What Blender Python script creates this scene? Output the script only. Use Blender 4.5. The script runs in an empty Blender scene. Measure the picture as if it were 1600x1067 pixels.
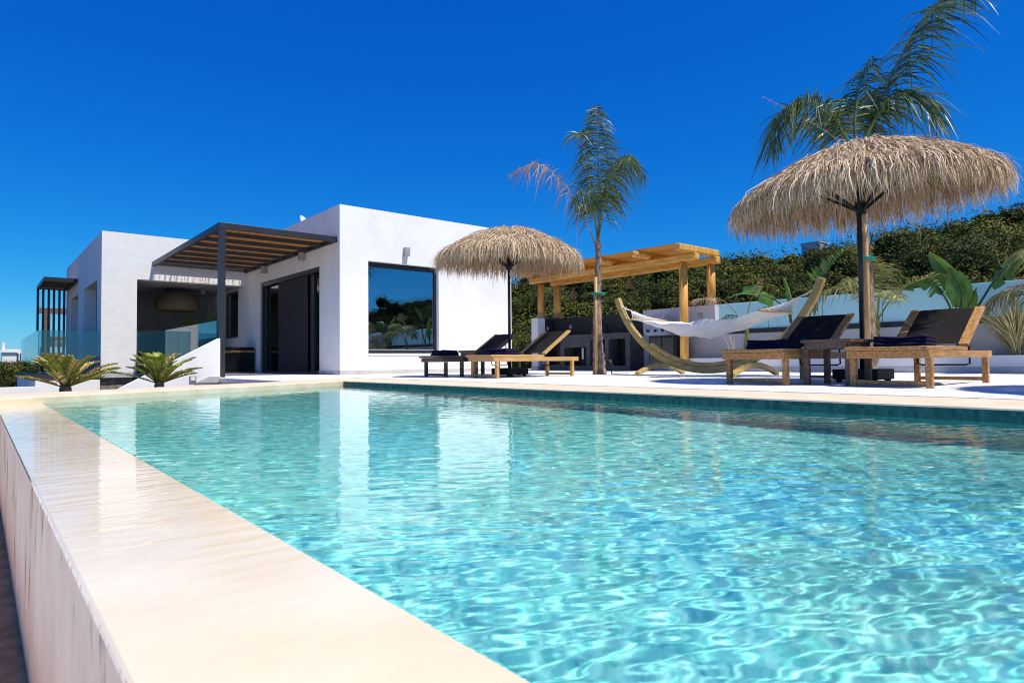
import bpy, bmesh, math, random
import numpy as np
from mathutils import Vector, Matrix
R = math.radians
S = bpy.context.scene
COL = S.collection
rng = np.random.default_rng(7)
random.seed(7)

# ------------------------------------------------------------------ camera
cam_d = bpy.data.cameras.new('camera'); cam = bpy.data.objects.new('camera', cam_d); COL.objects.link(cam)
cam.location = (0, 0, 0.255)
cam.rotation_euler = (R(91.7393), R(0.5204), R(-39.8427))
cam_d.sensor_width = 36; cam_d.lens = 22.528; cam_d.clip_start = 0.02; cam_d.clip_end = 3000
cam_d.dof.use_dof = True; cam_d.dof.focus_distance = 6.0; cam_d.dof.aperture_fstop = 8.0
S.camera = cam
RT = Vector((0.768, -0.640, 0)); DP = Vector((0.640, 0.768, 0))      # sideways / away directions of the terrace view

# ------------------------------------------------------------------ sky, sun, exposure
SUN_EL, SUN_AZ = R(61.5), math.atan2(0.26, -0.965)
W = bpy.data.worlds.new('World'); S.world = W; W.use_nodes = True
nt = W.node_tree; bg = nt.nodes['Background']
sky = nt.nodes.new('ShaderNodeTexSky'); sky.sky_type = 'NISHITA'; sky.sun_disc = False
sky.sun_elevation = SUN_EL; sky.sun_rotation = SUN_AZ; sky.altitude = 300; sky.air_density = 1.0; sky.dust_density = 0.1; sky.ozone_density = 3.0
hs = nt.nodes.new('ShaderNodeHueSaturation'); hs.inputs['Saturation'].default_value = 1.25; hs.inputs['Value'].default_value = 1.0
nt.links.new(sky.outputs[0], hs.inputs['Color'])
# polarised look of the photograph's sky: a tone curve per channel on the sky itself
EXPOSURE = 0.15
sc_ = nt.nodes.new('ShaderNodeVectorMath'); sc_.operation = 'SCALE'; sc_.inputs['Scale'].default_value = 0.1366
sp_ = nt.nodes.new('ShaderNodeSeparateXYZ'); cb_ = nt.nodes.new('ShaderNodeCombineXYZ')
nt.links.new(hs.outputs[0], sc_.inputs[0]); nt.links.new(sc_.outputs[0], sp_.inputs[0])
for i, (k, pw) in enumerate(((0.21, 1.75), (0.535, 0.95), (0.87, 0.54))):
    p_ = nt.nodes.new('ShaderNodeMath'); p_.operation = 'POWER'; p_.inputs[1].default_value = pw
    q_ = nt.nodes.new('ShaderNodeMath'); q_.operation = 'MULTIPLY'; q_.inputs[1].default_value = k/(0.1*2**EXPOSURE)
    nt.links.new(sp_.outputs[i], p_.inputs[0]); nt.links.new(p_.outputs[0], q_.inputs[0]); nt.links.new(q_.outputs[0], cb_.inputs[i])
nt.links.new(cb_.outputs[0], bg.inputs['Color'])
bg.inputs['Strength'].default_value = 0.1
sd = bpy.data.lights.new('sun', 'SUN'); sun = bpy.data.objects.new('sun', sd); COL.objects.link(sun)
sd.energy = 5.0; sd.angle = R(0.65); sd.color = (1.0, 0.945, 0.83)
tv = Vector((-0.26*math.cos(SUN_EL), 0.965*math.cos(SUN_EL), -math.sin(SUN_EL)))
sun.rotation_euler = tv.to_track_quat('-Z', 'Y').to_euler(); sun.location = (5, -10, 20)
sd.cycles.is_caustics_light = True
S.view_settings.view_transform = 'Standard'; S.view_settings.look = 'None'
S.view_settings.exposure = EXPOSURE; S.view_settings.gamma = 1.0
S.render.engine = 'CYCLES'
S.cycles.max_bounces = 8; S.cycles.transparent_max_bounces = 24; S.cycles.transmission_bounces = 8
S.cycles.sample_clamp_indirect = 4.0
S.cycles.use_denoising = True; S.cycles.pixel_filter_type = 'BLACKMAN_HARRIS'; S.cycles.filter_width = 1.05

# ------------------------------------------------------------------ materials
def mat(name, c1, c2=None, scale=4.0, rough=0.6, bump=0.0, bscale=None, detail=4, spec=0.5, metal=0.0, stretch=None, coat=0.0, trans=0.0, island=False, tcol=None, lo=0.35, hi=0.65):
    m = bpy.data.materials.new(name); m.use_nodes = True
    t = m.node_tree; p = t.nodes['Principled BSDF']
    p.inputs['Roughness'].default_value = rough; p.inputs['Metallic'].default_value = metal
    p.inputs['Specular IOR Level'].default_value = spec; p.inputs['Coat Weight'].default_value = coat
    tc = t.nodes.new('ShaderNodeTexCoord'); mp = t.nodes.new('ShaderNodeMapping')
    t.links.new(tc.outputs['Object'], mp.inputs[0])
    if stretch: mp.inputs['Scale'].default_value = stretch
    col = None
    if c2 is not None:
        rp = t.nodes.new('ShaderNodeValToRGB')
        rp.color_ramp.elements[0].position = lo; rp.color_ramp.elements[1].position = hi
        rp.color_ramp.elements[0].color = (*c1, 1); rp.color_ramp.elements[1].color = (*c2, 1)
        if island:
            g = t.nodes.new('ShaderNodeNewGeometry'); t.links.new(g.outputs['Random Per Island'], rp.inputs[0])
            rp.color_ramp.elements[0].position = 0; rp.color_ramp.elements[1].position = 1
        else:
            n = t.nodes.new('ShaderNodeTexNoise'); n.inputs['Scale'].default_value = scale; n.inputs['Detail'].default_value = detail
            t.links.new(mp.outputs[0], n.inputs['Vector']); t.links.new(n.outputs['Fac'], rp.inputs[0])
        t.links.new(rp.outputs[0], p.inputs['Base Color']); col = rp.outputs[0]
    else:
        p.inputs['Base Color'].default_value = (*c1, 1)
    if bump:
        n2 = t.nodes.new('ShaderNodeTexNoise'); n2.inputs['Scale'].default_value = bscale or scale*6; n2.inputs['Detail'].default_value = 3
        t.links.new(mp.outputs[0], n2.inputs['Vector'])
        b = t.nodes.new('ShaderNodeBump'); b.inputs['Strength'].default_value = bump; b.inputs['Distance'].default_value = 0.01
        t.links.new(n2.outputs['Fac'], b.inputs['Height']); t.links.new(b.outputs[0], p.inputs['Normal'])
    if trans:
        tr = t.nodes.new('ShaderNodeBsdfTranslucent'); mx = t.nodes.new('ShaderNodeMixShader'); mx.inputs[0].default_value = trans
        if tcol: tr.inputs[0].default_value = (*tcol, 1)
        elif col: t.links.new(col, tr.inputs[0])
        else: tr.inputs[0].default_value = (*c1, 1)
        t.links.new(p.outputs[0], mx.inputs[1]); t.links.new(tr.outputs[0], mx.inputs[2])
        t.links.new(mx.outputs[0], t.nodes['Material Output'].inputs[0])
    return m

def glass_mat(name, tint, refl, rcol=(0.9, 0.95, 1.0), rough=0.0):
    """thin pane: see-through with a tint plus a mirror share that grows towards grazing"""
    m = bpy.data.materials.new(name); m.use_nodes = True; t = m.node_tree
    t.nodes.remove(t.nodes['Principled BSDF'])
    tr = t.nodes.new('ShaderNodeBsdfTransparent'); tr.inputs[0].default_value = (*tint, 1)
    gl = t.nodes.new('ShaderNodeBsdfGlossy'); gl.inputs['Roughness'].default_value = rough; gl.inputs[0].default_value = (*rcol, 1)
    lw = t.nodes.new('ShaderNodeLayerWeight'); lw.inputs[0].default_value = 0.3
    mr = t.nodes.new('ShaderNodeMapRange'); mr.inputs['To Min'].default_value = refl; mr.inputs['To Max'].default_value = 0.95
    t.links.new(lw.outputs['Fresnel'], mr.inputs['Value'])
    mx = t.nodes.new('ShaderNodeMixShader'); t.links.new(mr.outputs[0], mx.inputs[0])
    t.links.new(tr.outputs[0], mx.inputs[1]); t.links.new(gl.outputs[0], mx.inputs[2])
    t.links.new(mx.outputs[0], t.nodes['Material Output'].inputs[0])
    return m

M = {}
M['stucco'] = mat('white_stucco', (0.77, 0.755, 0.745), (0.84, 0.83, 0.82), 1.6, 0.85, 0.25, 60, spec=0.2)
M['stucco_rough'] = mat('rough_white_stucco', (0.735, 0.725, 0.715), (0.785, 0.775, 0.765), 5, 0.9, 0.6, 55, detail=9, spec=0.2, stretch=(1, 1, 1.8))
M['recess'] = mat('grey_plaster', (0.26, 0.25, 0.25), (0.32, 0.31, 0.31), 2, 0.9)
M['greywall'] = mat('shade_toned_plaster', (0.50, 0.49, 0.51), (0.56, 0.55, 0.57), 2, 0.85, 0.1, 60)  # white boundary wall's lavender shade put into its colour; also roof and curtain
M['darkwall'] = mat('dark_grey_plaster', (0.014, 0.015, 0.018), (0.026, 0.027, 0.031), 2, 0.8, 0.1, 60)
M['concrete'] = mat('grey_concrete', (0.055, 0.057, 0.058), (0.085, 0.087, 0.088), 3, 0.8, 0.15, 40)
M['skirt'] = mat('grey_stone_skirting', (0.42, 0.40, 0.40), (0.55, 0.53, 0.52), 5, 0.5)
M['metal'] = mat('anthracite_metal', (0.016, 0.017, 0.021), (0.022, 0.023, 0.028), 5, 0.45, spec=0.5)
M['black'] = mat('black_plastic', (0.010, 0.010, 0.011), (0.016, 0.016, 0.017), 8, 0.55, spec=0.25)
M['frame'] = mat('black_aluminium', (0.015, 0.016, 0.02), (0.02, 0.021, 0.025), 8, 0.35)
M['lampgrey'] = mat('grey_lamp_metal', (0.28, 0.28, 0.28), (0.33, 0.33, 0.33), 8, 0.5)
M['steel'] = mat('brushed_steel', (0.42, 0.42, 0.42), (0.52, 0.52, 0.52), 8, 0.35, metal=0.35, stretch=(1, 20, 1))
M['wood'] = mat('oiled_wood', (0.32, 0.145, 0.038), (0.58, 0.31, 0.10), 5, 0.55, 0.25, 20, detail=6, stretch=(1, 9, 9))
M['woodlight'] = mat('light_honey_wood', (0.44, 0.235, 0.075), (0.62, 0.37, 0.14), 5, 0.55, 0.25, 20, detail=6, stretch=(1, 9, 9))  # paler tone of the lounger wood
M['darkwood'] = mat('dark_brown_wood', (0.11, 0.065, 0.04), (0.2, 0.125, 0.08), 5, 0.65, 0.25, 20, detail=6, stretch=(1, 9, 9))  # darker brown tone of the same wood
M['pine'] = mat('honey_pine', (0.50, 0.23, 0.035), (0.74, 0.40, 0.085), 3, 0.5, 0.2, 16, detail=6, stretch=(6, 6, 1))
M['pineh'] = mat('honey_pine_beam', (0.50, 0.23, 0.035), (0.74, 0.40, 0.085), 3, 0.5, 0.2, 16, detail=6, stretch=(6, 1, 6))
M['pinecut'] = mat('pine_end_grain', (0.40, 0.24, 0.11), (0.5, 0.32, 0.16), 12, 0.7)
M['larch'] = mat('bent_larch', (0.38, 0.25, 0.07), (0.54, 0.38, 0.13), 4, 0.5, 0.2, 18, detail=6, stretch=(9, 1.5, 5))
M['sling'] = mat('black_mesh_sling', (0.012, 0.0105, 0.010), (0.020, 0.018, 0.017), 60, 0.8, 0.3, 300, spec=0.15)
M['towel'] = mat('navy_towel', (0.016, 0.014, 0.034), (0.032, 0.028, 0.066), 25, 0.95, 0.8, 180, spec=0.1)
M['cloth'] = mat('white_cotton', (0.78, 0.77, 0.74), (0.84, 0.83, 0.80), 6, 0.9, 0.4, 7, spec=0.1, trans=0.25)
M['rope'] = mat('white_rope', (0.7, 0.68, 0.64), (0.8, 0.78, 0.74), 30, 0.9)
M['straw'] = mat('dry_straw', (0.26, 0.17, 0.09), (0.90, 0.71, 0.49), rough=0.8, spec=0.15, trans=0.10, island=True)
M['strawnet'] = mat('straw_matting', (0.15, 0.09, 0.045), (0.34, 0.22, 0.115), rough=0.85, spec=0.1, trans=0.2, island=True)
M['cane'] = mat('bamboo_cane', (0.42, 0.23, 0.07), (0.72, 0.46, 0.17), rough=0.6, trans=0.5, island=True)
M['wicker'] = mat('wicker', (0.12, 0.08, 0.045), (0.25, 0.17, 0.095), 60, 0.8, 0.6, 90)
M['stake'] = mat('bamboo_stake', (0.42, 0.24, 0.08), (0.56, 0.35, 0.14), 6, 0.5, stretch=(8, 8, 1))
M['tie'] = mat('green_tie', (0.0, 0.22, 0.16))
M['bark'] = mat('palm_bark', (0.10, 0.065, 0.045), (0.36, 0.27, 0.20), 9, 0.9, 1.0, 22, detail=8, stretch=(3, 3, 1))
M['rachis'] = mat('green_rachis', (0.10, 0.13, 0.03), (0.2, 0.22, 0.06), 5, 0.5)
M['frond'] = mat('palm_leaflet', (0.025, 0.055, 0.012), (0.17, 0.23, 0.06), rough=0.4, island=True, trans=0.22)
M['dryfrond'] = mat('dry_palm_leaflet', (0.24, 0.15, 0.10), (0.52, 0.38, 0.26), rough=0.7, island=True, trans=0.2)
M['paleFrond'] = mat('pale_palm_leaflet', (0.10, 0.12, 0.02), (0.40, 0.37, 0.13), rough=0.45, island=True, trans=0.25)
M['cycad'] = mat('cycad_leaflet', (0.13, 0.19, 0.018), (0.52, 0.54, 0.10), rough=0.35, island=True, trans=0.15)
M['cycadtan'] = mat('scorched_cycad_leaflet', (0.20, 0.19, 0.02), (0.90, 0.66, 0.28), rough=0.5, island=True, trans=0.2)
M['banana'] = mat('broad_leaf', (0.06, 0.14, 0.018), (0.15, 0.27, 0.045), 6, 0.3, trans=0.3, tcol=(0.16, 0.26, 0.03), stretch=(1, 1, 1))
M['stem'] = mat('dark_leaf_stem', (0.02, 0.035, 0.012), (0.05, 0.07, 0.025), 5, 0.45)
M['grass'] = mat('straw_grass', (0.12, 0.13, 0.035), (0.78, 0.66, 0.36), rough=0.6, island=True, trans=0.25)
M['bush'] = mat('bush_leaf', (0.016, 0.027, 0.006), (0.10, 0.125, 0.028), rough=0.65, island=True, trans=0.12, spec=0.12)
def patchy(m, tint, scale, lo, hi):
    t = m.node_tree; p = t.nodes['Principled BSDF']; old = p.inputs['Base Color'].links[0].from_socket
    tc = t.nodes.new('ShaderNodeTexCoord'); n = t.nodes.new('ShaderNodeTexNoise'); n.inputs['Scale'].default_value = scale; n.inputs['Detail'].default_value = 3
    rp = t.nodes.new('ShaderNodeMapRange'); rp.inputs['From Min'].default_value = lo; rp.inputs['From Max'].default_value = hi
    mx = t.nodes.new('ShaderNodeMixRGB'); mx.blend_type = 'MULTIPLY'; mx.inputs[2].default_value = (*tint, 1)
    t.links.new(tc.outputs['Object'], n.inputs['Vector']); t.links.new(n.outputs[0], rp.inputs[0]); t.links.new(rp.outputs[0], mx.inputs[0]); t.links.new(old, mx.inputs[1]); t.links.new(mx.outputs[0], p.inputs['Base Color'])
patchy(M['bush'], (2.6, 2.05, 1.2), 0.45, 0.42, 0.66); patchy(M['bush'], (1.35, 0.95, 0.8), 0.8, 0.50, 0.66); patchy(M['bush'], (0.55, 0.62, 0.7), 0.28, 0.50, 0.62)
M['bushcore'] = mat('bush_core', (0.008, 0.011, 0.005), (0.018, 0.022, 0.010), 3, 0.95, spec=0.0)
M['soil'] = mat('dry_earth', (0.16, 0.115, 0.07), (0.26, 0.2, 0.13), 2, 0.95, 0.5, 8)
M['hill'] = mat('hill_earth', (0.05, 0.05, 0.025), (0.12, 0.1, 0.055), 0.4, 0.95)
M['pebble'] = mat('grey_pebble', (0.045, 0.043, 0.045), (0.45, 0.43, 0.41), rough=0.7, island=True)
M['farwhite'] = mat('far_white_wall', (0.72, 0.71, 0.69), (0.8, 0.79, 0.77), 0.3, 0.9)
M['farorange'] = mat('far_orange_wall', (0.5, 0.22, 0.08), (0.58, 0.28, 0.12), 0.4, 0.9)
M['fardark'] = mat('far_window', (0.03, 0.035, 0.05))
M['farblue'] = mat('pale_blue_grey_wall', (0.40, 0.46, 0.52), (0.46, 0.52, 0.58), 0.3, 0.9)
M['winglass'] = glass_mat('window_glass', (0.25, 0.3, 0.34), 0.40, (0.62, 0.74, 0.92))
M['doorglass'] = glass_mat('door_glass', (0.3, 0.33, 0.36), 0.16)
M['railglass'] = glass_mat('balustrade_glass', (0.56, 0.74, 0.78), 0.05)
M['dark_room'] = mat('darkened_room_lining', (0.05, 0.05, 0.055), (0.06, 0.06, 0.065), 2, 0.9)
M['screen'] = mat('insect_screen', (0.012, 0.012, 0.015), (0.02, 0.02, 0.024), 3, 0.7, stretch=(1, 30, 0.5))
M['blind'] = mat('pale_roller_blind', (0.62, 0.7, 0.74))
M['frost'] = mat('frosted_glass', (0.56, 0.80, 0.85), (0.60, 0.84, 0.88), 0.7, 0.35, trans=0.6, tcol=(0.66, 0.92, 0.97))

def stone_mat():
    m = mat('rubble_stone', (0.2, 0.2, 0.2)); t = m.node_tree; p = t.nodes['Principled BSDF']
    tc = t.nodes.new('ShaderNodeTexCoord'); mp = t.nodes.new('ShaderNodeMapping'); mp.inputs['Scale'].default_value = (1, 1, 2.6)
    v = t.nodes.new('ShaderNodeTexVoronoi'); v.inputs['Scale'].default_value = 7
    e = t.nodes.new('ShaderNodeTexVoronoi'); e.feature = 'DISTANCE_TO_EDGE'; e.inputs['Scale'].default_value = 7
    rp = t.nodes.new('ShaderNodeValToRGB'); rp.color_ramp.elements[0].color = (0.10, 0.10, 0.105, 1); rp.color_ramp.elements[1].color = (0.42, 0.28, 0.15, 1)
    rp.color_ramp.elements.new(0.6).color = (0.24, 0.22, 0.2, 1)
    r2 = t.nodes.new('ShaderNodeValToRGB'); r2.color_ramp.elements[1].position = 0.08
    mx = t.nodes.new('ShaderNodeMixRGB'); mx.blend_type = 'MULTIPLY'; mx.inputs[0].default_value = 0.85
    t.links.new(tc.outputs['Object'], mp.inputs[0])
    for n in (v, e): t.links.new(mp.outputs[0], n.inputs['Vector'])
    sp = t.nodes.new('ShaderNodeSeparateColor'); t.links.new(v.outputs['Color'], sp.inputs[0]); t.links.new(sp.outputs[0], rp.inputs[0])
    t.links.new(e.outputs['Distance'], r2.inputs[0]); t.links.new(rp.outputs[0], mx.inputs[1]); t.links.new(r2.outputs[0], mx.inputs[2])
    t.links.new(mx.outputs[0], p.inputs['Base Color']); p.inputs['Roughness'].default_value = 0.9
    return m
M['stone'] = stone_mat()

def paving_mat():
    m = mat('pale_paving', (0.6, 0.6, 0.6)); t = m.node_tree; p = t.nodes['Principled BSDF']
    tc = t.nodes.new('ShaderNodeTexCoord'); b = t.nodes.new('ShaderNodeTexBrick'); b.offset = 0.5
    b.inputs['Scale'].default_value = 1.0; b.inputs['Brick Width'].default_value = 1.2; b.inputs['Row Height'].default_value = 0.6
    b.inputs['Mortar Size'].default_value = 0.006; b.inputs['Color1'].default_value = (0.71, 0.695, 0.675, 1); b.inputs['Color2'].default_value = (0.77, 0.755, 0.735, 1); b.inputs['Mortar'].default_value = (0.40, 0.38, 0.36, 1)
    n = t.nodes.new('ShaderNodeTexNoise'); n.inputs['Scale'].default_value = 3; n.inputs['Detail'].default_value = 8
    mr = t.nodes.new('ShaderNodeMapRange'); mr.inputs['To Min'].default_value = 0.88; mr.inputs['To Max'].default_value = 1.08
    mx = t.nodes.new('ShaderNodeMixRGB'); mx.blend_type = 'MULTIPLY'; mx.inputs[0].default_value = 1
    t.links.new(tc.outputs['Object'], b.inputs['Vector']); t.links.new(tc.outputs['Object'], n.inputs['Vector']); t.links.new(n.outputs[0], mr.inputs[0])
    t.links.new(b.outputs['Color'], mx.inputs[1]); t.links.new(mr.outputs[0], mx.inputs[2]); t.links.new(mx.outputs[0], p.inputs['Base Color'])
    p.inputs['Roughness'].default_value = 0.65; p.inputs['Specular IOR Level'].default_value = 0.25
    return m
M['paving'] = paving_mat()
M['coping'] = mat('cream_coping_stone', (0.68, 0.545, 0.37), (0.78, 0.66, 0.48), 5, 0.6, 0.2, 60, detail=8, spec=0.3)

def mosaic_mat(name, a, b, c):
    m = mat(name, a); t = m.node_tree; p = t.nodes['Principled BSDF']
    tc = t.nodes.new('ShaderNodeTexCoord'); v = t.nodes.new('ShaderNodeTexVoronoi'); v.distance = 'CHEBYCHEV'; v.inputs['Randomness'].default_value = 0.0; v.inputs['Scale'].default_value = 40
    rp = t.nodes.new('ShaderNodeValToRGB'); sp = t.nodes.new('ShaderNodeSeparateColor')
    t.links.new(tc.outputs['Object'], v.inputs['Vector']); t.links.new(v.outputs['Color'], sp.inputs[0]); t.links.new(sp.outputs[0], rp.inputs[0])
    rp.color_ramp.elements[0].color = (*a, 1); rp.color_ramp.elements[1].color = (*c, 1); rp.color_ramp.elements.new(0.5).color = (*b, 1)
    t.links.new(rp.outputs[0], p.inputs['Base Color']); p.inputs['Roughness'].default_value = 0.5; p.inputs['Specular IOR Level'].default_value = 0.2
    return m
M['mosaic'] = mosaic_mat('aqua_mosaic', (0.21, 0.74, 0.68), (0.32, 0.84, 0.79), (0.45, 0.90, 0.86))
M['tilestrip'] = mosaic_mat('dark_teal_waterline', (0.04, 0.095, 0.08), (0.065, 0.135, 0.115), (0.10, 0.175, 0.145))
M['mosaicwall'] = mosaic_mat('shaded_aqua_mosaic', (0.08, 0.30, 0.29), (0.14, 0.42, 0.40), (0.22, 0.52, 0.48))  # darker copy of the floor mosaic, the walls' shade put into its colour

def wet_mat():
    """cream stone under a thin running sheet of water"""
    m = mat('wet_cream_stone', (0.77, 0.635, 0.42), (0.86, 0.74, 0.54), 2.5, 0.7, detail=8, spec=0.2, coat=1.0)
    t = m.node_tree; p = t.nodes['Principled BSDF']; p.inputs['Coat Roughness'].default_value = 0.03; p.inputs['Coat IOR'].default_value = 1.33
    tc = t.nodes.new('ShaderNodeTexCoord'); mp = t.nodes.new('ShaderNodeMapping'); mp.inputs['Scale'].default_value = (5, 24, 1); mp.inputs['Rotation'].default_value = (0, 0, R(-12))
    n = t.nodes.new('ShaderNodeTexNoise'); n.inputs['Scale'].default_value = 1.0; n.inputs['Detail'].default_value = 2
    b = t.nodes.new('ShaderNodeBump'); b.inputs['Strength'].default_value = 0.55; b.inputs['Distance'].default_value = 0.004
    t.links.new(tc.outputs['Object'], mp.inputs[0]); t.links.new(mp.outputs[0], n.inputs['Vector']); t.links.new(n.outputs[0], b.inputs['Height']); t.links.new(b.outputs[0], p.inputs['Coat Normal'])
    return m
M['wet'] = wet_mat()
def weirface_mat():
    m = mat('streaked_cream_wall', (0.82, 0.60, 0.41), (0.92, 0.73, 0.54), 4, 0.7, 0.3, 40, detail=8, stretch=(1, 1.3, 0.7), spec=0.2); t = m.node_tree; p = t.nodes['Principled BSDF']
    tc = t.nodes.new('ShaderNodeTexCoord'); mp = t.nodes.new('ShaderNodeMapping'); mp.inputs['Scale'].default_value = (1, 7, 2.0); mp.inputs['Rotation'].default_value = (R(20), 0, 0)
    n = t.nodes.new('ShaderNodeTexNoise'); n.inputs['Scale'].default_value = 1.3; n.inputs['Detail'].default_value = 9; n.inputs['Roughness'].default_value = 0.65
    rp = t.nodes.new('ShaderNodeValToRGB'); rp.color_ramp.elements[0].position = 0.56; rp.color_ramp.elements[1].position = 0.66
    mx = t.nodes.new('ShaderNodeMixRGB'); mx.inputs[2].default_value = (0.10, 0.085, 0.075, 1)
    old = p.inputs['Base Color'].links[0].from_socket
    t.links.new(tc.outputs['Object'], mp.inputs[0]); t.links.new(mp.outputs[0], n.inputs['Vector']); t.links.new(n.outputs[0], rp.inputs[0])
    t.links.new(rp.outputs[0], mx.inputs[0]); t.links.new(old, mx.inputs[1]); t.links.new(mx.outputs[0], p.inputs['Base Color'])
    return m
M['weirface'] = weirface_mat()
M['gutter'] = mat('wet_brown_gutter', (0.40, 0.20, 0.085), (0.60, 0.34, 0.16), 14, 0.7, 0.8, 30, spec=0.1)

def water_mat():
    m = bpy.data.materials.new('pool_water'); m.use_nodes = True; t = m.node_tree
    t.nodes.remove(t.nodes['Principled BSDF'])
    g = t.nodes.new('ShaderNodeBsdfGlass'); g.inputs['IOR'].default_value = 1.33; g.inputs['Roughness'].default_value = 0.0; g.inputs[0].default_value = (0.94, 1.0, 0.985, 1)
    t.links.new(g.outputs[0], t.nodes['Material Output'].inputs[0])
    return m
M['water'] = water_mat()

# ------------------------------------------------------------------ mesh helpers
def np_mesh(name, V, F, m, parent=None, smooth=False, loc=None):
    """V (n,3), F (k,3|4) numpy"""
    me = bpy.data.meshes.new(name)
    V = np.asarray(V, dtype=np.float32); F = np.asarray(F, dtype=np.int32)
    me.vertices.add(len(V)); me.vertices.foreach_set('co', V.ravel())
    k = F.shape[1]; me.loops.add(F.size); me.loops.foreach_set('vertex_index', F.ravel())
    me.polygons.add(len(F)); me.polygons.foreach_set('loop_start', np.arange(0, F.size, k, dtype=np.int32))
    if smooth: me.polygons.foreach_set('use_smooth', np.ones(len(F), dtype=bool))
    me.update(); me.validate()
    me.materials.append(m)
    o = bpy.data.objects.new(name, me); COL.objects.link(o)
    if parent: o.parent = parent
    if loc is not None: o.location = loc
    return o

class MB:
    def __init__(s): s.v = []; s.f = []
    def add(s, V, F):
        n = len(s.v); s.v += [tuple(p) for p in V]; s.f += [tuple(i+n for i in q) for q in F]; return s
    def box(s, x0, y0, z0, x1, y1, z1):
        V = [(x0,y0,z0),(x1,y0,z0),(x1,y1,z0),(x0,y1,z0),(x0,y0,z1),(x1,y0,z1),(x1,y1,z1),(x0,y1,z1)]
        return s.add(V, [(3,2,1,0),(4,5,6,7),(0,1,5,4),(1,2,6,5),(2,3,7,6),(3,0,4,7)])
    def bar(s, a, b, w, h, up=(0,0,1)):
        """rectangular bar from a to b, w sideways, h along up"""
        a = Vector(a); b = Vector(b); d = (b-a).normalized(); u = Vector(up); sd_ = d.cross(u).normalized(); u = sd_.cross(d).normalized()
        V = [p + sd_*sx*w/2 + u*sz*h/2 for p in (a, b) for sx, sz in ((-1,-1),(1,-1),(1,1),(-1,1))]
        return s.add(V, [(3,2,1,0),(4,5,6,7),(0,1,5,4),(1,2,6,5),(2,3,7,6),(3,0,4,7)])
    def tube(s, pts, rad, n=8):
        pts = [Vector(p) for p in pts]
        if not hasattr(rad, '__len__'): rad = [rad]*len(pts)
        V = []; F = []; prev = None
        for i, p in enumerate(pts):
            d = (pts[min(i+1, len(pts)-1)] - pts[max(i-1, 0)]).normalized()
            if prev is None: u = d.orthogonal().normalized()
            else: u = (prev - d*prev.dot(d)).normalized()
            prev = u; w = d.cross(u)
            for k in range(n):
                a = 2*math.pi*k/n; V.append(p + (u*math.cos(a) + w*math.sin(a))*rad[i])
        for i in range(len(pts)-1):
            for k in range(n): F.append((i*n+k, i*n+(k+1)%n, (i+1)*n+(k+1)%n, (i+1)*n+k))
        F.append(tuple(range(n-1, -1, -1))); F.append(tuple((len(pts)-1)*n+k for k in range(n)))
        return s.add(V, F)
    def prism(s, poly, a, b, axis):
        """poly in the two other axes, extruded along axis from a to b"""
        n = len(poly)
        def P(u, w, t): return {'x': (t,u,w), 'y': (u,t,w), 'z': (u,w,t)}[axis]
        V = [P(u,w,a) for u,w in poly] + [P(u,w,b) for u,w in poly]
        F = [tuple(range(n))[::-1], tuple(range(n, 2*n))] + [(i,(i+1)%n,n+(i+1)%n,n+i) for i in range(n)]
        return s.add(V, F)
    def lathe(s, prof, c=(0,0,0), n=20):
        V = []; F = []
        for r, z in prof:
            for k in range(n):
                a = 2*math.pi*k/n; V.append((c[0]+r*math.cos(a), c[1]+r*math.sin(a), c[2]+z))
        for i in range(len(prof)-1):
            for k in range(n): F.append((i*n+k, i*n+(k+1)%n, (i+1)*n+(k+1)%n, (i+1)*n+k))
        return s.add(V, F)
    def build(s, name, m, parent=None, smooth=False, bevel=0.0, loc=None):
        me = bpy.data.meshes.new(name); me.from_pydata(s.v, [], s.f); me.update()
        bm = bmesh.new(); bm.from_mesh(me); bmesh.ops.recalc_face_normals(bm, faces=bm.faces); bm.to_mesh(me); bm.free()
        if smooth: me.polygons.foreach_set('use_smooth', [True]*len(me.polygons))
        me.materials.append(m)
        o = bpy.data.objects.new(name, me); COL.objects.link(o)
        if parent: o.parent = parent
        if loc is not None: o.location = loc
        if bevel:
            b = o.modifiers.new('bevel', 'BEVEL'); b.width = bevel; b.segments = 2; b.limit_method = 'ANGLE'; b.angle_limit = R(40)
        return o

def tag(o, label, cat, group=None):
    o['label'] = label; o['category'] = cat
    if group: o['group'] = group
    return o
def thing(name, label, cat, loc=(0,0,0), rz=0.0, group=None):
    o = bpy.data.objects.new(name, None); COL.objects.link(o); o.location = loc; o.rotation_euler = (0,0,rz); o.empty_display_size = 0.2
    return tag(o, label, cat, group)
def struct(o, kind='structure'): o['kind'] = kind; return o
def kids(o): return [c for c in bpy.data.objects if c.parent == o]
def dup(o, loc=None, rz=None, label=None, parent=None):
    c = o.copy(); COL.objects.link(c)
    if parent: c.parent = parent
    if loc is not None: c.location = loc
    if rz is not None: c.rotation_euler = (0,0,rz)
    if label: c['label'] = label
    for k in kids(o): dup(k, parent=c)
    return c
def wrap(mesh_o, parent=None): return mesh_o

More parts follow.
